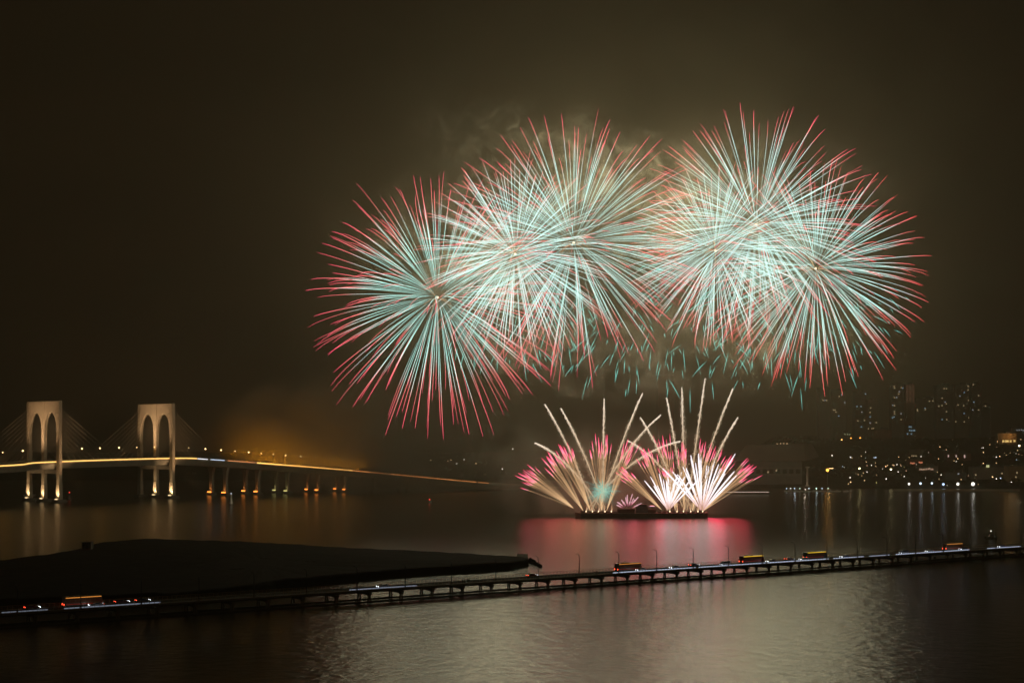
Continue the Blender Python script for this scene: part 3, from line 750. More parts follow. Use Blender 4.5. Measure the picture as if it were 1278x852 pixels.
# mortar racks: rows of tubes in frames
rk = None
rpx = [727, 732, 737, 742, 747, 752, 757, 762, 767, 822, 828, 834, 840, 846, 852, 858, 864, 870, 876]
for i, px in enumerate(rpx):
    if rk is None:
        rk = empty('mortar_rack', (0, 0, 0))
        b = MB()
        for x in (-1.2, 1.2): b.box((x, 0, .35), (.1, 1.6, .7))
        for y in (-.7, .7): b.box((0, y, .5), (2.5, .08, .12))
        b.build('frame', dark_steel, rk)
        for k in range(5):
            b = MB(); b.tube([(-.9 + .45 * k, 0, .02), (-.9 + .45 * k + (k - 2) * .06, 0, 1.3)], .19, 8); b.build('mortar', mortar_mat, rk)
        t = rk
    else: t = copy_tree(rk)
    t.location = (bxp(px), BY - 5.0, DK)
    tag(t, 'rack of firework mortars on the barge deck, ' + ordl(i, len(rpx)), 'mortar rack', 'mortar racks on the barge')

# ------------------------------------------------------------------ fireworks
PXM = D0 / F           # metres per photo pixel at the barge
TEAL, WHITE = (.42, .86, .74, 1), (.70, .97, .92, 1)
def star(name, pts, rad, m, parent, n=3, origin=None, t0=0.0, t1=1.0):
    b = MB(); k = len(pts); b.tube(pts, rad, n, [t0 + (t1 - t0) * i / (k - 1) for i in range(k)], cap=False)
    return b.build(name, m, parent, tattr=True)
def stuff_stars(bl, m, parent):
    o = bl.build('star_trail', m, parent, tattr=True); o['kind'] = 'stuff'; return o
def sphere_dirs(n, rnd):
    g = math.pi * (3 - math.sqrt(5)); res = []
    for i in range(n):
        z = 1 - 2 * (i + .5) / n; r = math.sqrt(1 - z * z); a = g * i
        d = Vector((r * math.cos(a), r * math.sin(a), z)) + Vector((rnd.gauss(0, 1), rnd.gauss(0, 1), rnd.gauss(0, 1))) * .075
        res.append(d.normalized())
    return res
BURSTS = []
def burst(px, py, rpx, n, redstart, white, depth, label, seed, drop=.085, redhue=(1, .09, .16, 1), glow=1.0, inner=.07):
    rnd = random.Random(seed); d = D0 + depth; c = at(px, py, d); Rm = rpx * d / F
    core = tuple(TEAL[i] + (WHITE[i] - TEAL[i]) * white for i in range(3))
    m = trail('star_glow_%d' % seed, [(0, (1, .75, .5, .18)), (.07, (*core, .30)), (.25, (*core, .75)), (redstart - .16, (*core, 1)), (redstart - .03, (.75, .72, .66, .95)), (redstart + .05, (1, .22, .20, 1)), (.94, (*redhue[:3], 1)), (1, (*redhue[:3], .6))], 2.25)
    t = empty('firework_burst', c); tag(t, label, 'firework', 'aerial firework bursts')
    dirs = sphere_dirs(n, rnd); rest = MB(); seq = []
    for k, dv in enumerate(dirs):
        L = Rm * rnd.uniform(.86, 1.03)
        if rnd.random() < .12: L *= .8
        st0 = inner + rnd.random() ** 2 * .28
        fl = rnd.uniform(.75, 1.1); sw = Vector((rnd.gauss(0, 1), rnd.gauss(0, 1), rnd.gauss(0, 1))) * Rm * .016; ts_ = rnd.gauss(0, .035)
        pts = []
        for i in range(9):
            q = st0 + (1 - st0) * i / 8
            rr = 1 - (1 - q) ** 1.25
            pts.append(dv * L * rr + sw * q * q * q + Vector((0, 0, Rm * (.035 * q - (drop + .035) * q * q * fl))))
        rb = rnd.uniform(.075, .165)
        rad = [rb * (.35 + .75 * min(1, (i + .3) / 3)) * (1 if i < 7 else (.9 if i == 7 else .5)) for i in range(9)]
        seq.append((pts, rad, max(.02, st0 + ts_), 1 + ts_ if ts_ < 0 else 1.0))
    order = sorted(range(n), key=lambda k: -math.hypot(dirs[k].x, dirs[k].z))
    for r_, k in enumerate(order):
        pts, rad, st0, te = seq[k]
        if r_ < 99: star('star_trail', pts, rad, m, t, t0=st0, t1=te)
        else: rest.tube(pts, rad, 3, [st0 + (te - st0) * i / 8 for i in range(9)], cap=False)
    if n > 99: stuff_stars(rest, m, t)
    b = MB(); b.ball((0, 0, 0), .9, 8, 6)
    b.build('burst_core', emit('burst_ember', (1, .8, .55), 1.6, False), t)
    g = MB()
    for k in range(7):
        a = rnd.uniform(0, 6.28); q = Vector((math.cos(a), rnd.uniform(-.5, .5), math.sin(a)))
        g.tube([q * Rm * .02, q * Rm * .06 + Vector((0, 0, 1)), q * Rm * .10 + Vector((0, 0, .3)), q * Rm * .12 + Vector((0, 0, -1.5))], [.2, .22, .18, .08], 3, [0, 0, 0, 0], cap=False)
    g.build('ember_curl', emit('burst_curl', (1, .62, .35), .7, False), t)
    for k in range(3):
        a = rnd.uniform(0, 6.28) + k * 2.09; q = Vector((math.cos(a), 0.3, math.sin(a))) * Rm * .48
        light('burst_light', 'POINT', tuple(q), BURST_E * glow, (1, .87, .50), 20, t)
    return t
BURST_E = 68000
burst(546, 371, 172, 260, .64, .15, 0, 'leftmost large firework burst, teal with long red tips, standing apart from the rest', 101, glow=.55)
burst(643, 317, 132, 270, .82, .8, 12, 'dense white-teal firework burst overlapping the leftmost red-tipped one', 102, redhue=(1, .22, .20, 1), glow=1)
burst(716, 303, 174, 230, .71, .45, -15, 'tall teal firework burst with pink-red tips, right one of the left cluster', 103, drop=.05, glow=1.05)
burst(893, 313, 122, 230, .82, .7, 14, 'smaller white-teal firework burst with orange tips, left one of the right cluster', 104, redhue=(1, .18, .14, 1), glow=1.15)
burst(944, 280, 153, 260, .74, .7, -10, 'highest firework burst of the right cluster, white-teal with pink tips', 105, drop=.04, glow=1.2)
burst(1018, 335, 148, 250, .73, .42, 6, 'rightmost large firework burst, teal spokes with red ends', 106, redhue=(1, .10, .10, 1), glow=1.1)
# fading shells: only short teal dashes are left, falling below the bursts
m_fade = trail('fading_star', [(0, (.16, .80, .66, .25)), (.4, (.24, .85, .70, .85)), (1, (.28, .9, .75, .35))], 2.5)
def fading(px, py, rx, n, label, seed, amin, amax):
    rnd = random.Random(seed); c = at(px, py, D0); t = empty('fading_firework', c); tag(t, label, 'firework', 'fading firework shells'); rest = MB()
    for k in range(n):
        a = R(rnd.uniform(amin, amax)); rr = rx * rnd.uniform(.62, 1.06) * PXM
        if rnd.random() < .25: rr *= rnd.uniform(.6, 1)
        y = rnd.uniform(-.5, .5) * rx * PXM
        p = Vector((math.cos(a) * rr, y, math.sin(a) * rr * .92))
        dv = (Vector((math.cos(a) + rnd.gauss(0, .28), 0, math.sin(a) - .25 + rnd.gauss(0, .28)))).normalized()
        L = (5 + 20 * rnd.random() ** 1.6) * PXM; sag = L * .18
        pts = [p + dv * L * q + Vector((0, 0, -sag * q * q)) for q in (0, .33, .66, 1)]
        rb = rnd.uniform(.09, .15)
        if k < 99: star('star_dash', pts, [rb * .5, rb, rb, rb * .5], m_fade, t)
        else: rest.tube(pts, [rb * .5, rb, rb, rb * .5], 3, [0, .33, .66, 1], cap=False)
    if n > 99:
        o = rest.build('star_dash', m_fade, t, tattr=True); o['kind'] = 'stuff'
fading(820, 335, 165, 150, 'fading shell of short teal dashes falling below the gap between the clusters', 201, 188, 352)
fading(975, 345, 145, 140, 'fading shell of teal dashes hanging under the right cluster of bursts', 202, 190, 350)
fading(640, 330, 135, 75, 'fading shell of teal dashes trailing below the left cluster of bursts', 203, 235, 330)
fading(760, 350, 75, 55, 'small scatter of teal dashes crossing the burst right of the left cluster', 204, -60, 60)

# mines: gold stems ending in pink-red stars
m_mine = trail('mine_glow', [(0, (1, .64, .34, .50)), (.3, (1, .60, .30, .34)), (.72, (1, .54, .26, .26)), (.78, (1, .30, .38, .8)), (.86, (1, .15, .27, .9)), (1, (1, .04, .12, .75))], 2.3)
MINES = [((716, 634), (655, 589), 22), ((728, 637), (687, 573), 20), ((737, 637), (709, 561), 20), ((751, 637), (753, 555), 20), ((757, 637), (786, 560), 20), ((826, 636), (779, 590), 20),
         ((833, 637), (806, 568), 20), ((843, 637), (828, 555), 16), ((846, 637), (833, 584), 14), ((854, 637), (853, 563), 18), ((864, 637), (884, 560), 20), ((870, 637), (908, 574), 20), ((877, 638), (932, 584), 24)]
MINES_ORD = sorted(range(len(MINES)), key=lambda i: MINES[i][1][0])
for rank, i in enumerate(MINES_ORD):
    (bxx, byy), (tx, ty), n = MINES[i]; rnd = random.Random(300 + i); c = at(bxx, byy, D0 - 4); c.z = max(c.z, DK + 1.2)
    t = empty('firework_fan', c); tag(t, 'narrow fan of gold stems with pink-red star tips above the barge, ' + ordl(rank, 13), 'firework', 'gold fans tipped pink above the barge')
    L0 = math.hypot(tx - bxx, ty - byy) * PXM; A0 = math.atan2(byy - ty, tx - bxx)
    for k in range(n):
        da = rnd.gauss(0, .085); a = A0 + da; L = L0 * rnd.uniform(.88, 1.16); dy = rnd.gauss(0, .09)
        dv = Vector((math.cos(a), dy, math.sin(a))); bend = -abs(math.cos(A0)) * L * .06 - L * .015
        pts = [dv * L * q + Vector((0, 0, bend * q * q + L * .03 * q)) for q in (0, .15, .3, .45, .6, .72, .79, .87, .94, 1)]
        rb = rnd.uniform(.08, .15); tip = rnd.uniform(.22, .36)
        star('spark_stem', pts, [rb * .8, rb * 1.1, rb * 1.1, rb, rb, rb * .9, tip, tip, tip * .9, tip * .3], m_mine, t)
# comets: thick sparkling golden tails
m_core = trail('comet_core', [(0, (1, .66, .38, .35)), (.5, (1, .74, .48, .65)), (.92, (1, .86, .68, 1)), (1, (1, .88, .7, .9))], 1.35)
m_spark = trail('comet_spark', [(0, (1, .60, .32, .40)), (.6, (1, .72, .46, .6)), (1, (1, .82, .62, .9))], 1.5)
COMETS = [((742, 637), (680, 504)), ((755, 634), (700, 509)), ((752, 636), (754, 497)), ((748, 637), (802, 490)), ((738, 637), (825, 517)), ((748, 630), (668, 552)), ((731, 638), (849, 550)),
          ((852, 632), (799, 520)), ((856, 634), (832, 496)), ((855, 636), (851, 483)), ((858, 636), (880, 472)), ((862, 636), (915, 484)), ((866, 636), (921, 520)), ((866, 637), (783, 549))]
for rank, i in enumerate(sorted(range(14), key=lambda i: COMETS[i][1][0])):
    (bx_, by_), (tx, ty) = COMETS[i]; rnd = random.Random(400 + i); c = at(bx_, by_, D0 - 2); tip = at(tx, ty, D0 - 2 + rnd.uniform(-12, 12)) - c
    t = empty('firework_comet', c); tag(t, 'golden sparkling comet tail rising from the barge, tip ' + ordl(rank, 14), 'firework', 'golden comets above the barge')
    def cp(q): return tip * q + Vector((0, 0, abs(tip.x) * .55 * q * (1 - q)))
    qs = [i_ / 14 for i_ in range(15)]
    star('comet_core', [cp(q) for q in qs], [.35 * (1 - q) + .22 if q < .95 else .16 for q in qs], m_core, t)
    sp = MB(); ragged = 1.5 if i == 9 else 1.0
    for k in range(760):
        q = rnd.random() ** .9; wdt = (.42 + 2.0 * (1 - q)) * ragged * (1 if q < .93 else .5)
        p = cp(q) + Vector((rnd.gauss(0, wdt * .55), rnd.gauss(0, wdt * .55), rnd.gauss(0, wdt * .5)))
        dd = Vector((rnd.gauss(0, .4), rnd.gauss(0, .4), -rnd.uniform(.3, 1.2))) * rnd.uniform(.5, 1.3)
        sp.tube([p, p + dd], [.13, .06], 3, [q, q], cap=False)
    o = sp.build('comet_sparks', m_spark, t, tattr=True); o['kind'] = 'stuff'
# white fans and the small pink one
m_white = trail('white_star', [(0, (1, .55, .45, .5)), (.25, (1, .80, .80, .9)), (.6, (1, .95, .97, 1)), (1, (1, .9, .95, .9))], 1.6)
m_pinkstar = trail('pink_star', [(0, (1, .25, .35, 0.0)), (.35, (1, .3, .4, .4)), (.5, (1, .45, .52, .9)), (1, (1, .6, .68, .9))], 1.1)
def fan(px, py, tips, m, rad, label, seed, q0=0.04):
    rnd = random.Random(seed); c = at(px, py, D0 - 6); c.z = max(c.z, DK + 1); t = empty('firework_fan', c); tag(t, label, 'firework')
    for tx, ty in tips:
        e = at(tx + rnd.uniform(-1, 1), ty + rnd.uniform(-1.5, 1.5), D0 - 6) - c; e.y = rnd.gauss(0, e.length * .12); rb = rad * rnd.uniform(.75, 1.2)
        qs = [q0 + (1 - q0) * k / 7 for k in range(8)]
        star('star_trail', [e * q + Vector((0, 0, e.length * .05 * q * (1 - q))) for q in qs], [rb * (.4 + .6 * min(1, k / 3)) if k < 7 else rb * .5 for k in range(8)], m, t, n=4)
fan(834, 637, [(804, 599), (813, 594), (815, 606), (818, 608), (820, 604), (824, 592), (829, 598), (832, 590), (835, 590), (838, 597), (841, 600), (845, 592), (848, 602), (852, 590), (856, 594), (860, 600), (866, 604), (870, 597)], m_white, .50, 'bright white fan of sparks, left of the two above the barge', 501)
fan(876, 639, [(826, 585), (841, 587), (847, 592), (852, 583), (855, 581), (862, 569), (864, 572), (868, 578), (871, 565), (874, 567), (874, 580), (884, 579), (886, 583), (894, 571), (897, 580), (901, 584), (904, 580), (914, 565), (906, 590), (915, 588), (918, 594), (913, 600)], m_white, .55, 'bright white fan of sparks, right of the two above the barge', 502)
fan(783, 637, [(770, 630), (771, 625), (773, 628), (775, 622), (778, 626), (780, 620), (783, 622), (784, 618), (787, 623), (789, 616), (791, 620), (793, 623), (796, 619), (797, 628), (800, 627)], m_pinkstar, .34, 'little pink spark fan over the container roof', 503, .3)
# small teal crackle
m_crackle = trail('crackle', [(0, (.45, .9, .70, .7)), (1, (.40, .80, .66, .4))], 1.3)
t = empty('firework_crackle', at(752, 612, D0 - 5)); tag(t, 'small fuzzy teal crackle puff crossing the gold comets on the left', 'firework')
rnd = random.Random(601); rest = MB()
for k in range(330):
    a = rnd.uniform(0, 6.283); q = Vector((rnd.gauss(0, 1), rnd.gauss(0, 1), rnd.gauss(0, 1))).normalized()
    L = rnd.uniform(.3, 1.0) * 24 * PXM; s0 = rnd.uniform(.02, .5)
    e = Vector((rnd.gauss(0, .2), rnd.gauss(0, .2), rnd.gauss(0, .2))) * L
    pts = [q * L * s0, q * L * (s0 + 1) / 2 + e * .6, q * L + e * .4 + Vector((0, 0, -1.2))]
    if k < 99: star('spark', pts, [.09, .08, .03], m_crackle, t)
    else: rest.tube(pts, [.09, .08, .03], 3, [0, .5, 1], cap=False)
o = rest.build('spark', m_crackle, t, tattr=True); o['kind'] = 'stuff'
# little gerbs on the deck
m_gerb = trail('gerb', [(0, (1, .8, .55, 1)), (.3, (1, .55, .3, .6)), (1, (1, .45, .2, .25))], 1.2)
gp = [731.5, 739.5, 747, 755, 763, 836, 845, 853, 862, 871, 877]
for i, px in enumerate(gp):
    c = at(px, 640, D0 - 7); c.z = DK + 1.2; t = empty('spark_fountain', c); rnd = random.Random(700 + i)
    tag(t, 'tiny orange spark fountain burning on the barge deck, ' + ordl(i, len(gp)), 'firework', 'spark fountains on the barge deck')
    for k in range(6):
        a = R(90 + rnd.gauss(0, 9) + (12 if px < 800 else -5) * (1 if i % 2 else -1)); L = rnd.uniform(3, 8.5)
        star('spark', [Vector((math.cos(a), 0, math.sin(a))) * L * q for q in (0, .35, .7, 1)], [.22, .15, .11, .04], m_gerb, t)
    b = MB(); b.ball((0, 0, 0), .42, 6, 5); b.build('flame', emit('gerb_flame', (1, .72, .42), 4, False), t)
# light given off by the low fireworks
for px, py, e, colr in ((676, 616, .06, (1, .10, .12)), (706, 618, .10, (1, .14, .12)), (740, 620, .14, (1, .20, .14)), (776, 620, .18, (1, .12, .14)), (812, 621, .25, (1, .09, .14)), (846, 622, .38, (1, .07, .14)), (878, 622, .40, (1, .06, .13)), (908, 618, .16, (1, .06, .10))):
    light('fan_light', 'POINT', at(px, py, D0 + 6), 48000 * e, colr, 17)

# ------------------------------------------------------------------ far shore: towers, houses, lamps, trees
def ground(px, d): return land_h((px - 639) / F * d, d)
def building(name, px0, px1, ytop, d, wallm, wins, label, cat, wsize=(2.0, 1.7), depth=16, group=None, roofbits=True, ybase=None, floors=True):
    x0, x1 = (px0 - 639) / F * d, (px1 - 639) / F * d; zt = CAMH - (ytop - HZ) * d / F
    cx = (x0 + x1) / 2; g = min(land_h(x0, d), land_h(x1, d), land_h(cx, d + depth)) - 1.0; W = x1 - x0; H = zt - g
    t = empty(name, (cx, d, g)); tag(t, label, cat, group)
    b = MB(); b.box((0, depth / 2, H / 2), (W, depth, H))
    if floors:
        k = 3.2
        while k < H - 2: b.box((0, depth / 2, k), (W + .3, depth + .3, .22)); k += 3.2
    b.build('wall', wallm, t)
    if roofbits:
        b = MB(); b.box((0, depth / 2, H + .5), (W + .5, depth + .5, 1.0)); b.box((W * .15, depth / 2, H + 2.2), (W * .35, depth * .4, 2.6)); b.build('roof', dark_concrete, t)
    by = {}
    for wx, wy, m in wins:
        z = CAMH - (wy - HZ) * d / F - g; x = (wx - 639) / F * d - cx
        x = max(-W / 2 + wsize[0] / 2, min(W / 2 - wsize[0] / 2, x)); z = min(max(z, 2), H - 1)
        b = MB(); b.box((x, -.16, z), (wsize[0], .12, wsize[1])); fr = b.build('window', m, t)
    return t
def Z4(l, m=None):
    r = []
    for i, (x, y) in enumerate(l): r.append((1000 + x * .2175, 470 + y * .2175, m or (win_warm, win_white, win_warm, win_warm, win_blue)[(i * 7 + int(x)) % 5]))
    return r
TB = 'tower blocks on the far hillside'
building('tower_block', 1022, 1036, 484, 2190, grey_wall, Z4([(128, 70), (125, 135), (137, 135), (147, 135)]), 'dim grey tower block with few lit windows, leftmost on the far hill', 'tower block', group=TB)
building('tower_block', 1039, 1056, 487, 2175, render_wall, Z4([(235, 90), (218, 112), (232, 103), (250, 148), (185, 190), (195, 190), (198, 202), (215, 225)]), 'tower block with scattered pale windows, second from left on the far hill', 'tower block', group=TB)
building('tower_block', 1067, 1081, 489, 2180, grey_wall, Z4([(375, 98), (387, 98), (320, 170), (343, 170), (348, 202), (325, 253), (363, 250), (345, 287)]), 'slim tower block with two bright top windows above the orange lamps', 'tower block', group=TB)
building('tower_block', 1083, 1096, 500, 2165, render_wall, Z4([(398, 178), (395, 205), (395, 230), (395, 265), (430, 262), (380, 298), (405, 298), (414, 295)]), 'tower block with one vertical line of lit windows above the brick building', 'tower block', group=TB)
building('tower_block', 1113, 1128, 480, 2185, grey_wall, Z4([(533, 55), (535, 65), (573, 62), (583, 65), (563, 85), (560, 98), (535, 120), (547, 118), (525, 163), (535, 165), (535, 200), (535, 212), (520, 235), (533, 230), (573, 212), (573, 245)], None), 'tall tower block with most lit windows, yellow and white', 'tower block', group=TB)
building('tower_block', 1130, 1141.5, 480, 2195, brick, Z4([(x, y) for x in (608, 625, 643) for y in range(52, 146, 9)], win_red), 'tall narrow tower block with dull red columns of stairwell lights', 'tower block', group=TB)
building('tower_block', 1143, 1168, 497, 2200, render_wall, Z4([(667, 195), (666, 188), (710, 180), (712, 188), (735, 140), (755, 138), (770, 140)]), 'wide lower tower block between the two taller pairs', 'tower block', group=TB)
building('tower_block', 1169, 1190, 481, 2185, grey_wall, Z4([(833, 68), (820, 68), (808, 123), (825, 145), (832, 155), (790, 168), (808, 165), (833, 200), (808, 245), (835, 245)]), 'tower block with two bluish-white windows near its top', 'tower block', group=TB)
building('tower_block', 1192, 1210, 480, 2190, render_wall, Z4([(958, 55), (958, 75), (935, 90), (910, 110), (960, 135), (932, 165), (900, 162), (935, 210), (962, 235), (935, 258), (880, 257)]), 'tower block with sparse windows, third from right on the far hill', 'tower block', group=TB)
building('tower_block', 1212, 1225, 479, 2180, grey_wall, Z4([(987, 45), (1018, 108), (990, 145), (985, 190), (1017, 190)]), 'dark tower block with five lit windows, second from right on the far hill', 'tower block', group=TB)
building('tower_block', 1226, 1236, 505, 2185, grey_wall, Z4([(1057, 168)]), 'short dark tower block with one lit window, rightmost on the far hill', 'tower block', group=TB)
building('tower_block', 821, 841, 470, 2050, brick, [], 'tall unlit reddish tower behind the comets above the barge', 'tower block', floors=True)
building('apartment_house', 1090, 1113, 536, 2110, brick, Z4([(430, 318), (470, 316), (505, 322)], win_red), 'dull red brick apartment house under the tower blocks', 'house', depth=12)
building('office_building', 1131, 1143, 531, 2100, grey_wall, Z4([(620, 287), (630, 287), (622, 307), (632, 308), (642, 308), (650, 308), (610, 328), (632, 328)], win_blue), 'small office building with glowing pale blue windows', 'building', (1.8, 2.2), depth=12)
building('hillside_house', 1045, 1062, 540, 2100, render_wall, Z4([(250, 330), (265, 330), (278, 331)], emit('window_olive', (.8, .8, .45), .3, False)), 'low house with a lit greenish roof panel above orange lamps', 'house', depth=12)
def ZR(l, m): return [(1100 + x * .1393, 540 + y * .1393, m) for x, y in l]
wall_lit = mat('ochre_wall', (.40, .27, .14), .85, .15, .15)
hh = building('hillside_house', 1245, 1269, 541, 2080, wall_lit, ZR([(1093, 74), (1118, 74), (1132, 74), (1158, 74), (1192, 72)], emit('window_amber', (1, .68, .22), 1.0, False)), 'ochre house with a row of amber windows high on the right', 'house', (3.0, 3.0), depth=14)
light('porch_light', 'POINT', (2, -9, 14), 2600, (1, .55, .2), 1, hh)
building('villa', 1262, 1282, 533, 2140, render_wall, ZR([(1215, -25), (1235, -25), (1255, -28), (1270, -22)], win_white), 'pale villa with white lights above the ochre house', 'house', (1.8, 1.8), depth=12)
building('long_house', 1182, 1212, 566, 1930, brick, ZR([(670, 208), (745, 205), (746, 214), (600, 206)], emit('window_pink', (1, .7, .6), .7, False)), 'long brick house with tall pinkish windows on the mid slope', 'house', (1.6, 3.0), depth=12)
building('arcade', 1146, 1171, 582, 1810, render_wall, ZR([(345, 327), (357, 325), (372, 328), (390, 326), (405, 324), (420, 322), (432, 318), (445, 326), (460, 326)], emit('window_arcade', (1, .62, .42), .55, False)), 'low arcade lit by a row of pinkish lamps on the lower slope', 'building', (1.2, 2.2), depth=10)
building('shop_row', 1134, 1152, 573, 1860, brick, ZR([(265, 270), (280, 272), (292, 270), (340, 262), (352, 266), (362, 264)], emit('window_shop', (1, .32, .16), .6, False)), 'short shop row with red-orange glowing fronts', 'building', (2.2, 2.0), depth=10)
building('apartment_house', 1137, 1152, 561, 1960, render_wall, ZR([(265, 212), (310, 210), (290, 214)], win_warm), 'boxy beige apartment house standing above the shop row', 'house', depth=12)
building('harbour_office', 1213, 1257, 583, 1745, render_wall, ZR([(845, 375), (1080, 362), (1115, 385)], win_warm), 'long pale harbour office behind the bright quay lamps', 'building', depth=14)
sg = MB(); sgx = at(1232.8, 581.5, 1742); sg.box(tuple(sgx), (3.8, .3, 3.0)); 
t = building('warehouse', 1259, 1290, 581.5, 1720, wall_lit, ZR([(1215, 355), (1205, 395)], win_warm), 'pale warehouse at the right edge of the shore', 'building', depth=18)
o = sg.build('light_box', emit('light_box', (.85, .85, .4), .8, False)); tag(o, 'glowing yellow-green light box on the roof edge of the harbour office', 'sign')
building('harbour_house', 1180, 1206, 590, 1735, grey_wall, ZR([(690, 305)], win_white), 'low grey house left of the harbour office', 'house', depth=12)

# exhibition hall with a broad overhanging roof
d = 1690; hall = empty('exhibition_hall', (at(978, 605, d).x, d, 2.5)); tag(hall, 'huge dim hall with broad overhanging roof by the shore, right of the barge', 'hall')
b = MB(); b.box((-14, 26, 14), (74, 44, 28)); b.build('wall', grey_wall, hall)
b = MB(); b.add([(-58, -3, 28.5), (26, -3, 28.5), (54, 52, 33), (-46, 52, 33), (-44, 14, 47), (28, 14, 48), (44, 46, 49), (-36, 46, 48)],
                [(0, 1, 5, 4), (1, 2, 6, 5), (2, 3, 7, 6), (3, 0, 4, 7), (4, 5, 6, 7), (3, 2, 1, 0)]); b.build('roof', roof_metal, hall)
b = MB(); b.box((-14, 3.6, 12), (74.4, 1.0, .8)); b.box((-14, 3.6, 20), (74.4, 1.0, .8)); b.build('ledge', concrete, hall)
for k in range(9): b = MB(); b.box((-46 + k * 8, 3.82, 15.8), (5, .2, 5)); b.build('window', glass, hall)
for x, z in ((-18, 15), (-8, 17)): b = MB(); b.box((x, 3.7, z), (1.6, .3, 2)); b.build('lit_window', win_warm, hall)
for x, z in ((-4, 53), (0, 53.3), (4, 53.4), (8, 53.2)):
    b = MB(); b.ball((x, 20, z - 4), .55, 6, 5); b.build('roof_lamp', emit('roof_lamp', (1, .6, .3), 1.5, False), hall)

# stone pillar by the marina
t = empty('pillar', at(1007.5, 607, 1640)); t.location.z = 2.3; tag(t, 'tall slender grey pillar standing behind the marina', 'pillar')
b = MB(); b.tube([(0, 0, 0), (0, 0, 21)], [1.35, 1.1], 12); b.build('shaft', pale_stone, t)
b = MB(); b.box((0, 0, 22), (4.2, 4.2, 1.8)); b.build('capital', pale_stone, t, bevel=.2)
b = MB(); b.box((0, 0, .6), (5, 5, 1.2)); b.build('base', concrete, t, bevel=.1)
light('pillar_light', 'POINT', (-4, -7, 3), 500, (1, .8, .6), .6, t)

# sea wall along the quay
b = MB()
for k in range(26):
    p0 = gpt(1120 + k * 6, 612.5, 0); b.box((p0.x, p0.y + 3, .9), (6.2 * p0.y / F, 5, 2.4 + .15 * math.sin(k * 1.7)))
tag(b.build('sea_wall', pale_stone, bevel=.1), 'pale low sea wall along the right shore under the quay lamps', 'wall')
# quay lamps and other large lamps
QL = [(1134.5, 603.5, lamp_white, 1.0, 'white'), (1148.8, 603, lamp_cool, 1.0, 'cool white'), (1163, 602.7, lamp_cool, .9, 'cool white'), (1177.3, 604, emit('lamp_blue', (.5, .68, 1), 2.4), 1.05, 'bluish'), (1195.4, 603.6, lamp_white, 1.25, 'bright white'), (1214.3, 603.6, lamp_white, 1.6, 'brightest white')]
for i, (px, py, m, r, word) in enumerate(QL):
    p = at(px, py, 1640); t = lamp_post(Vector((p.x, p.y, 2.4)), p.z - 2.4, .1, (0, -1, 0), m, r * 1.35, 'quay_lamp', .2)
    tag(t, word + ' quay lamp on the right shore, ' + ordl(i, 6) + ' of the row of six', 'lamp', 'row of quay lamps')
    light('glow_light', 'POINT', (0, -2.5, p.z - 2.4), 220 * r * r, (1, .95, .85) if m is lamp_white else (.75, .88, 1), 1, t)
p = at(1032.7, 586.3, 1665); t = lamp_post(Vector((p.x, p.y, 2.6)), p.z - 2.6, .1, (0, -1, 0), lamp_orange, 1.9, 'high_mast_lamp', .3)
tag(t, 'tall mast with strong orange lamp right of the hall', 'lamp'); light('glow_light', 'POINT', (0, -3, p.z - 3), 1200, (1, .5, .12), 1, t)
b = MB(); b.box((4.5, 0, p.z - .6), (5, .5, .4)); b.build('lamp_arm', lamp_amber, t)
for px, py, m, r, lab in ((1072.7, 584.3, emit('lamp_yellow', (1, .85, .4), 14), 1.0, 'yellow street lamp on the lower slope right of the orange mast'), (1061.5, 570.3, lamp_white, .9, 'white street lamp on the slope above the yellow one'),
                          (1112, 585.5, emit('lamp_yellow2', (1, .82, .42), 12), 1.1, 'warm yellow lamp beside the cluster of small hillside lights'), (1079, 608.7, lamp_white, 1.0, 'white shore lamp between marina and tree belt'),
                          (1098, 608.3, lamp_green, 1.0, 'greenish-white shore lamp right of the marina'), (1073, 610.8, emit('lamp_blue3', (.6, .78, 1), 10), .8, 'small bluish lamp at the right end of the marina'),
                          (1062, 546.5, lamp_orange, .95, 'orange lamp on the hill, left of an equal one'), (1073.5, 546.3, lamp_orange, 1.0, 'orange lamp on the hill, right one of the pair'),
                          (1050.5, 548.5, emit('lamp_orange_dim', (1, .45, .12), 6), .9, 'dim orange lamp left of the orange hill pair'), (1272, 556, emit('lamp_peach', (1, .82, .55), 20), 1.1, 'peach-white lamp below the ochre house at the right edge')):
    d = 1700 + (600 - py) * 7 if py < 600 else 1650; p = at(px, py, d); g = max(land_h(p.x, p.y), 1.0)
    if p.z - g < 3: g = p.z - 5
    t = lamp_post(Vector((p.x, p.y, g)), p.z - g, .1, (0, -1, 0), m, r, 'street_lamp', .16); tag(t, lab, 'street lamp')
SM = [(x * .1393 + 1100, y * .1393 + 540, c) for x, y, c in [(10, 320, 'w'), (40, 300, 'a'), (55, 290, 'a'), (100, 285, 'a'), (112, 290, 'a'), (140, 283, 'w'), (170, 285, 'a'), (205, 305, 'y'), (150, 348, 'w'), (205, 390, 'w'), (155, 215, 'a'), (250, 220, 'a'), (355, 210, 'w'), (420, 175, 'w'),
      (535, 375, 'w'), (640, 385, 'y'), (670, 255, 'w'), (735, 175, 'a'), (900, 135, 'w'), (912, 133, 'w'), (1105, 180, 'a'), (1155, 178, 'a'), (1120, 200, 'a'), (1030, 215, 'w'), (1030, 270, 'a'), (1210, 240, 'b'), (1258, 195, 'a'), (1068, 405, 'b'), (1030, 410, 'w'), (1165, 440, 'w'), (395, 405, 'w'), (45, 410, 'w'), (588, 470, 'w'), (868, 458, 'a'), (380, 488, 'o'), (440, 487, 'o'), (350, 498, 'w')]]
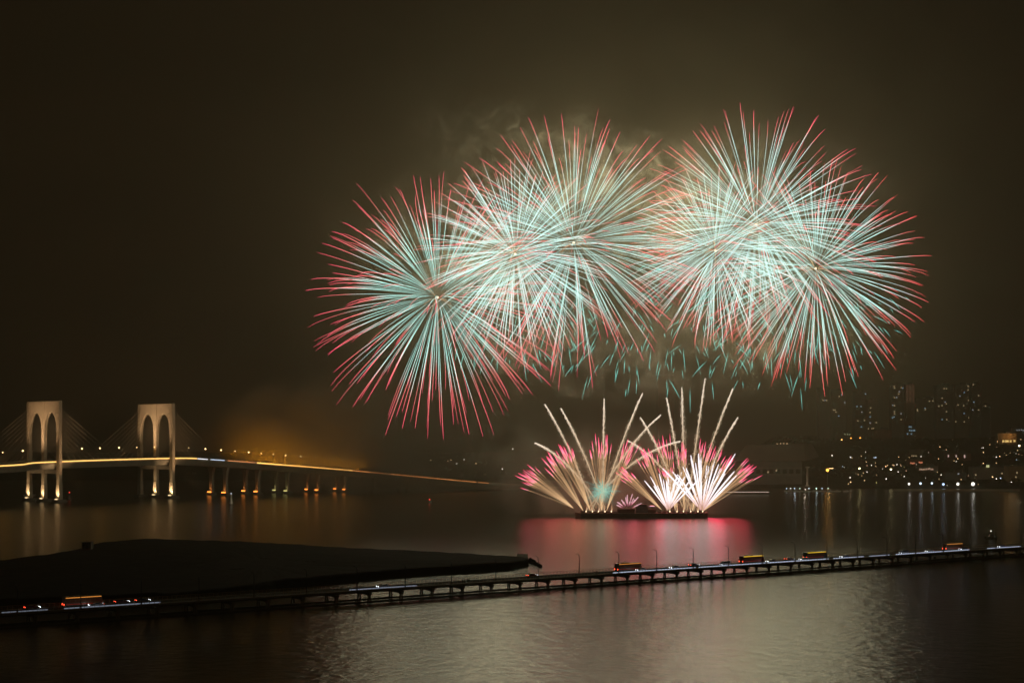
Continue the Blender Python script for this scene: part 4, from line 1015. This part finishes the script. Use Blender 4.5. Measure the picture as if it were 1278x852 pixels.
SM += [(x * .1408 + 930, y * .1408 + 540, c) for x, y, c in [(1067, 222, 'b'), (1143, 218, 'b'), (1158, 218, 'b'), (862, 298, 'b'), (878, 304, 'w'), (785, 470, 'w'), (930, 395, 'w'), (935, 435, 'a'), (915, 450, 'a'), (1000, 365, 'a'), (1080, 345, 'w'), (1165, 440, 'y'), (1250, 408, 'w'), (1120, 287, 'w'), (1160, 295, 'a'), (770, 200, 'w'), (950, 220, 'a'), (1030, 205, 'a')]]
rr_ = random.Random(5)
SM += [(rr_.uniform(1168, 1277), rr_.uniform(548, 600), rr_.choice('aaaoaw')) for _ in range(34)] + [(rr_.uniform(1065, 1160), rr_.uniform(562, 600), rr_.choice('aaow')) for _ in range(20)]
smm = {'w': emit('small_white', (1, .88, .70), 3.2, False), 'a': emit('small_amber', (1, .62, .28), 3.4, False), 'y': emit('small_yellow', (.9, .8, .25), 2.2, False), 'b': emit('small_blue', (.65, .82, 1), 3.0, False), 'o': emit('small_orange', (1, .55, .3), 2.0, False)}
words = {'w': 'white', 'a': 'amber', 'y': 'yellowish', 'b': 'bluish', 'o': 'orange'}
for px, py, c in SM:
    d = 1700 + (600 - py) * 7 if py < 600 else 1655; p = at(px, py, d); g = land_h(p.x, p.y)
    if p.z - g < 3: g = p.z - 4.5
    t = empty('lamp_post', (p.x, p.y, g))
    b = MB(); b.tube([(0, 0, 0), (0, 0, p.z - g)], .12, 5); b.build('pole', steel, t)
    b = MB(); b.ball((0, 0, p.z - g), (.26 + .5 * random.random() ** 2), 6, 5); b.build('lamp_head', smm[c], t)
    tag(t, 'tiny ' + words[c] + ' street light dotted over the dark town slope', 'street lamp', 'tiny ' + words[c] + ' lights on the town slope')
# lights beyond the bridge end
for x, y, c in [(411, 575, 'a'), (418, 576.5, 'a'), (424, 577, 'w'), (429, 576, 'a'), (441, 577.5, 'a'), (538, 574, 'a'), (542, 580, 'w'), (559, 575, 'o'), (563, 573.5, 'a'), (570, 578, 'w'), (579, 573, 'w'), (594, 578, 'a'), (627, 585, 'w'), (640, 560, 'w'), (519, 579, 'a'), (498, 587, 'a')]:
    d = 2330 if y < 582 else 2080; p = at(x, y, d); g = min(land_h(p.x, p.y), p.z - 4); t = empty('lamp_post', (p.x, p.y, g))
    b = MB(); b.tube([(0, 0, 0), (0, 0, p.z - g)], .15, 5); b.build('pole', steel, t)
    b = MB(); b.ball((0, 0, p.z - g), .8, 6, 5); b.build('lamp_head', smm[c], t)
    tag(t, 'faint ' + words[c] + ' light on the far shore beyond the fogged bridge', 'street lamp', 'faint ' + words[c] + ' lights on the far shore')

# marina: jetty, boats, lamps
j0, j1 = gpt(981, 613.2, 0), gpt(1064, 612.6, 0)
t = empty('jetty', (j0 + j1) / 2); tag(t, 'low floating jetty with moored boats below the hall', 'jetty')
b = MB(); b.box((0, 6, .5), ((j1 - j0).length, 3, .5)); b.build('deck', concrete, t)
for k in range(12):
    b = MB(); b.tube([(-34 + k * 6.2, 7.8, -.5), (-34 + k * 6.2, 7.8, 3)], .2, 6); b.build('pile', dark_steel, t)
for i, px in enumerate((984, 992, 999, 1008, 1017, 1026, 1036, 1045, 1056)):
    t = small_boat('yacht', gpt(px, 613.4, 0), R(random.choice((0, 180)) + random.uniform(-14, 14)), random.uniform(6.5, 9.5), 'white yacht moored at the marina jetty, ' + ordl(i, 9), lamp_white, lamp_r=.01, group='yachts at the marina', mast=True)
ML = [(983, 611, lamp_cool), (988, 611, lamp_white), (993, 611, lamp_cool), (999.5, 611, lamp_green), (1011, 611, lamp_cool), (1020.3, 611, lamp_green), (1027.5, 611, lamp_cool), (1035, 611, lamp_green)]
for i, (px, py, m) in enumerate(ML):
    q = gpt(px, 613.2, 0); q = q + Vector((0, 6, .75)); hgt = CAMH - (py - HZ) * q.y / F - .75
    t = lamp_post(q, max(hgt, 2.5), .3, (0, -1, 0), m, .55 if i != 5 else .75, 'jetty_lamp', .09); tag(t, 'white-green lamp on the marina jetty, ' + ordl(i, 8), 'lamp', 'lamps on the marina jetty')
    if i % 3 == 2: light('glow_light', 'POINT', (0, -1.5, 3), 150, (.8, .95, 1), .6, t)
# long ferry made up to carry a boat's light trail as its lit line
fx = gpt(927, 616.3, 0); t = empty('added_ferry', fx); tag(t, 'added long low ferry with line for a boat light trail, right of the barge', 'added_ferry'); L = 58
b = MB(); b.add([(-L / 2, -4, 1.8), (-L / 2, -3, -.4), (-L / 2, 3, -.4), (-L / 2, 4, 1.8), (L * .42, -4, 1.8), (L * .40, -3, -.4), (L * .40, 3, -.4), (L * .42, 4, 1.8), (L / 2, 0, 2.2), (L * .45, 0, -.4)],
                [(0, 1, 2, 3), (0, 4, 5, 1), (1, 5, 6, 2), (2, 6, 7, 3), (3, 7, 4, 0), (4, 8, 9, 5), (7, 6, 9, 8), (4, 7, 8), (5, 9, 6)]); b.build('hull', dark_steel, t)  # hull, cabin and wheelhouse only make up the added boat
b = MB(); b.box((-2, 0, 2.6), (L * .8, 6.4, 1.6)); b.build('cabin', dark_steel, t, bevel=.1)
b = MB(); b.box((-1, -3.6, 2.3), (L * .94, .15, .45)); b.build('trail_line', emit('ferry_trail', (1, .80, .62), .95), t)
b = MB(); b.box((L * .28, 0, 4.2), (6, 4.5, 1.6)); b.build('wheelhouse', dark_steel, t, bevel=.1)

# wooded slope: leaf clumps as one mass, plus a belt of shore trees one can tell apart
b = MB(); rnd = random.Random(77)
def clump(c, r, n):
    for _ in range(n):
        q = Vector((rnd.gauss(0, 1), rnd.gauss(0, 1), abs(rnd.gauss(0, .8)))); q = q.normalized() * r * rnd.uniform(.5, 1)
        u = Vector((rnd.gauss(0, 1), rnd.gauss(0, 1), rnd.gauss(0, 1))).normalized(); v_ = u.cross(Vector((rnd.gauss(0, 1), rnd.gauss(0, 1), rnd.gauss(0, 1)))).normalized(); s_ = r * rnd.uniform(.25, .5)
        a = Vector(c) + q
        b.add([a - u * s_, a + v_ * s_ * .7, a + u * s_, a - v_ * s_ * .7], [(0, 1, 2, 3)])
for k in range(1500):
    px = rnd.uniform(930, 1320); d = rnd.uniform(1740, 2160); x = (px - 639) / F * d; clump((x, d, land_h(x, d) + .5), rnd.uniform(1.6, 3.2), 8)
for k in range(350):
    px = rnd.uniform(200, 930); d = rnd.uniform(2050, 2500); x = (px - 639) / F * d; clump((x, d, land_h(x, d) + .5), rnd.uniform(3, 6), 6)
o = b.build('woodland', foliage); tag(o, 'dark woodland covering the town slope and far shore', 'woodland', kind='stuff')
bark = mat('bark', (.06, .045, .03), .9, .3, 1)
tp = [1108 + k * 9.2 for k in range(19)]
for i, px in enumerate(tp):
    px += rnd.uniform(-2.5, 2.5); d = 1652 + rnd.uniform(0, 14); x = (px - 639) / F * d; g = land_h(x, d); hgt = rnd.uniform(5.5, 8.5)
    t = empty('shore_tree', (x, d, g)); tag(t, 'dark leafy tree in the belt along the right shore, ' + ordl(i, len(tp)), 'tree', 'trees along the right shore')
    tb = MB(); tb.tube([(0, 0, -.3), (.2, 0, hgt * .35), (0, .2, hgt * .6), (.1, .1, hgt * .85)], [.35, .26, .18, .06], 6)
    for q in range(4):
        a = rnd.uniform(0, 6.28); tb.tube([(.1, 0, hgt * .4), (math.cos(a) * 1.2, math.sin(a) * 1.2, hgt * .65), (math.cos(a) * 2, math.sin(a) * 2, hgt * .8)], [.14, .09, .03], 5)
    tb.build('trunk', bark, t)
    b = MB()
    for q in range(9):
        a = rnd.uniform(0, 6.28); r_ = rnd.uniform(.3, 2.2); clump((math.cos(a) * r_, math.sin(a) * r_, hgt * rnd.uniform(.42, .9)), rnd.uniform(.9, 1.6), 12)
    b.build('crown', foliage, t)
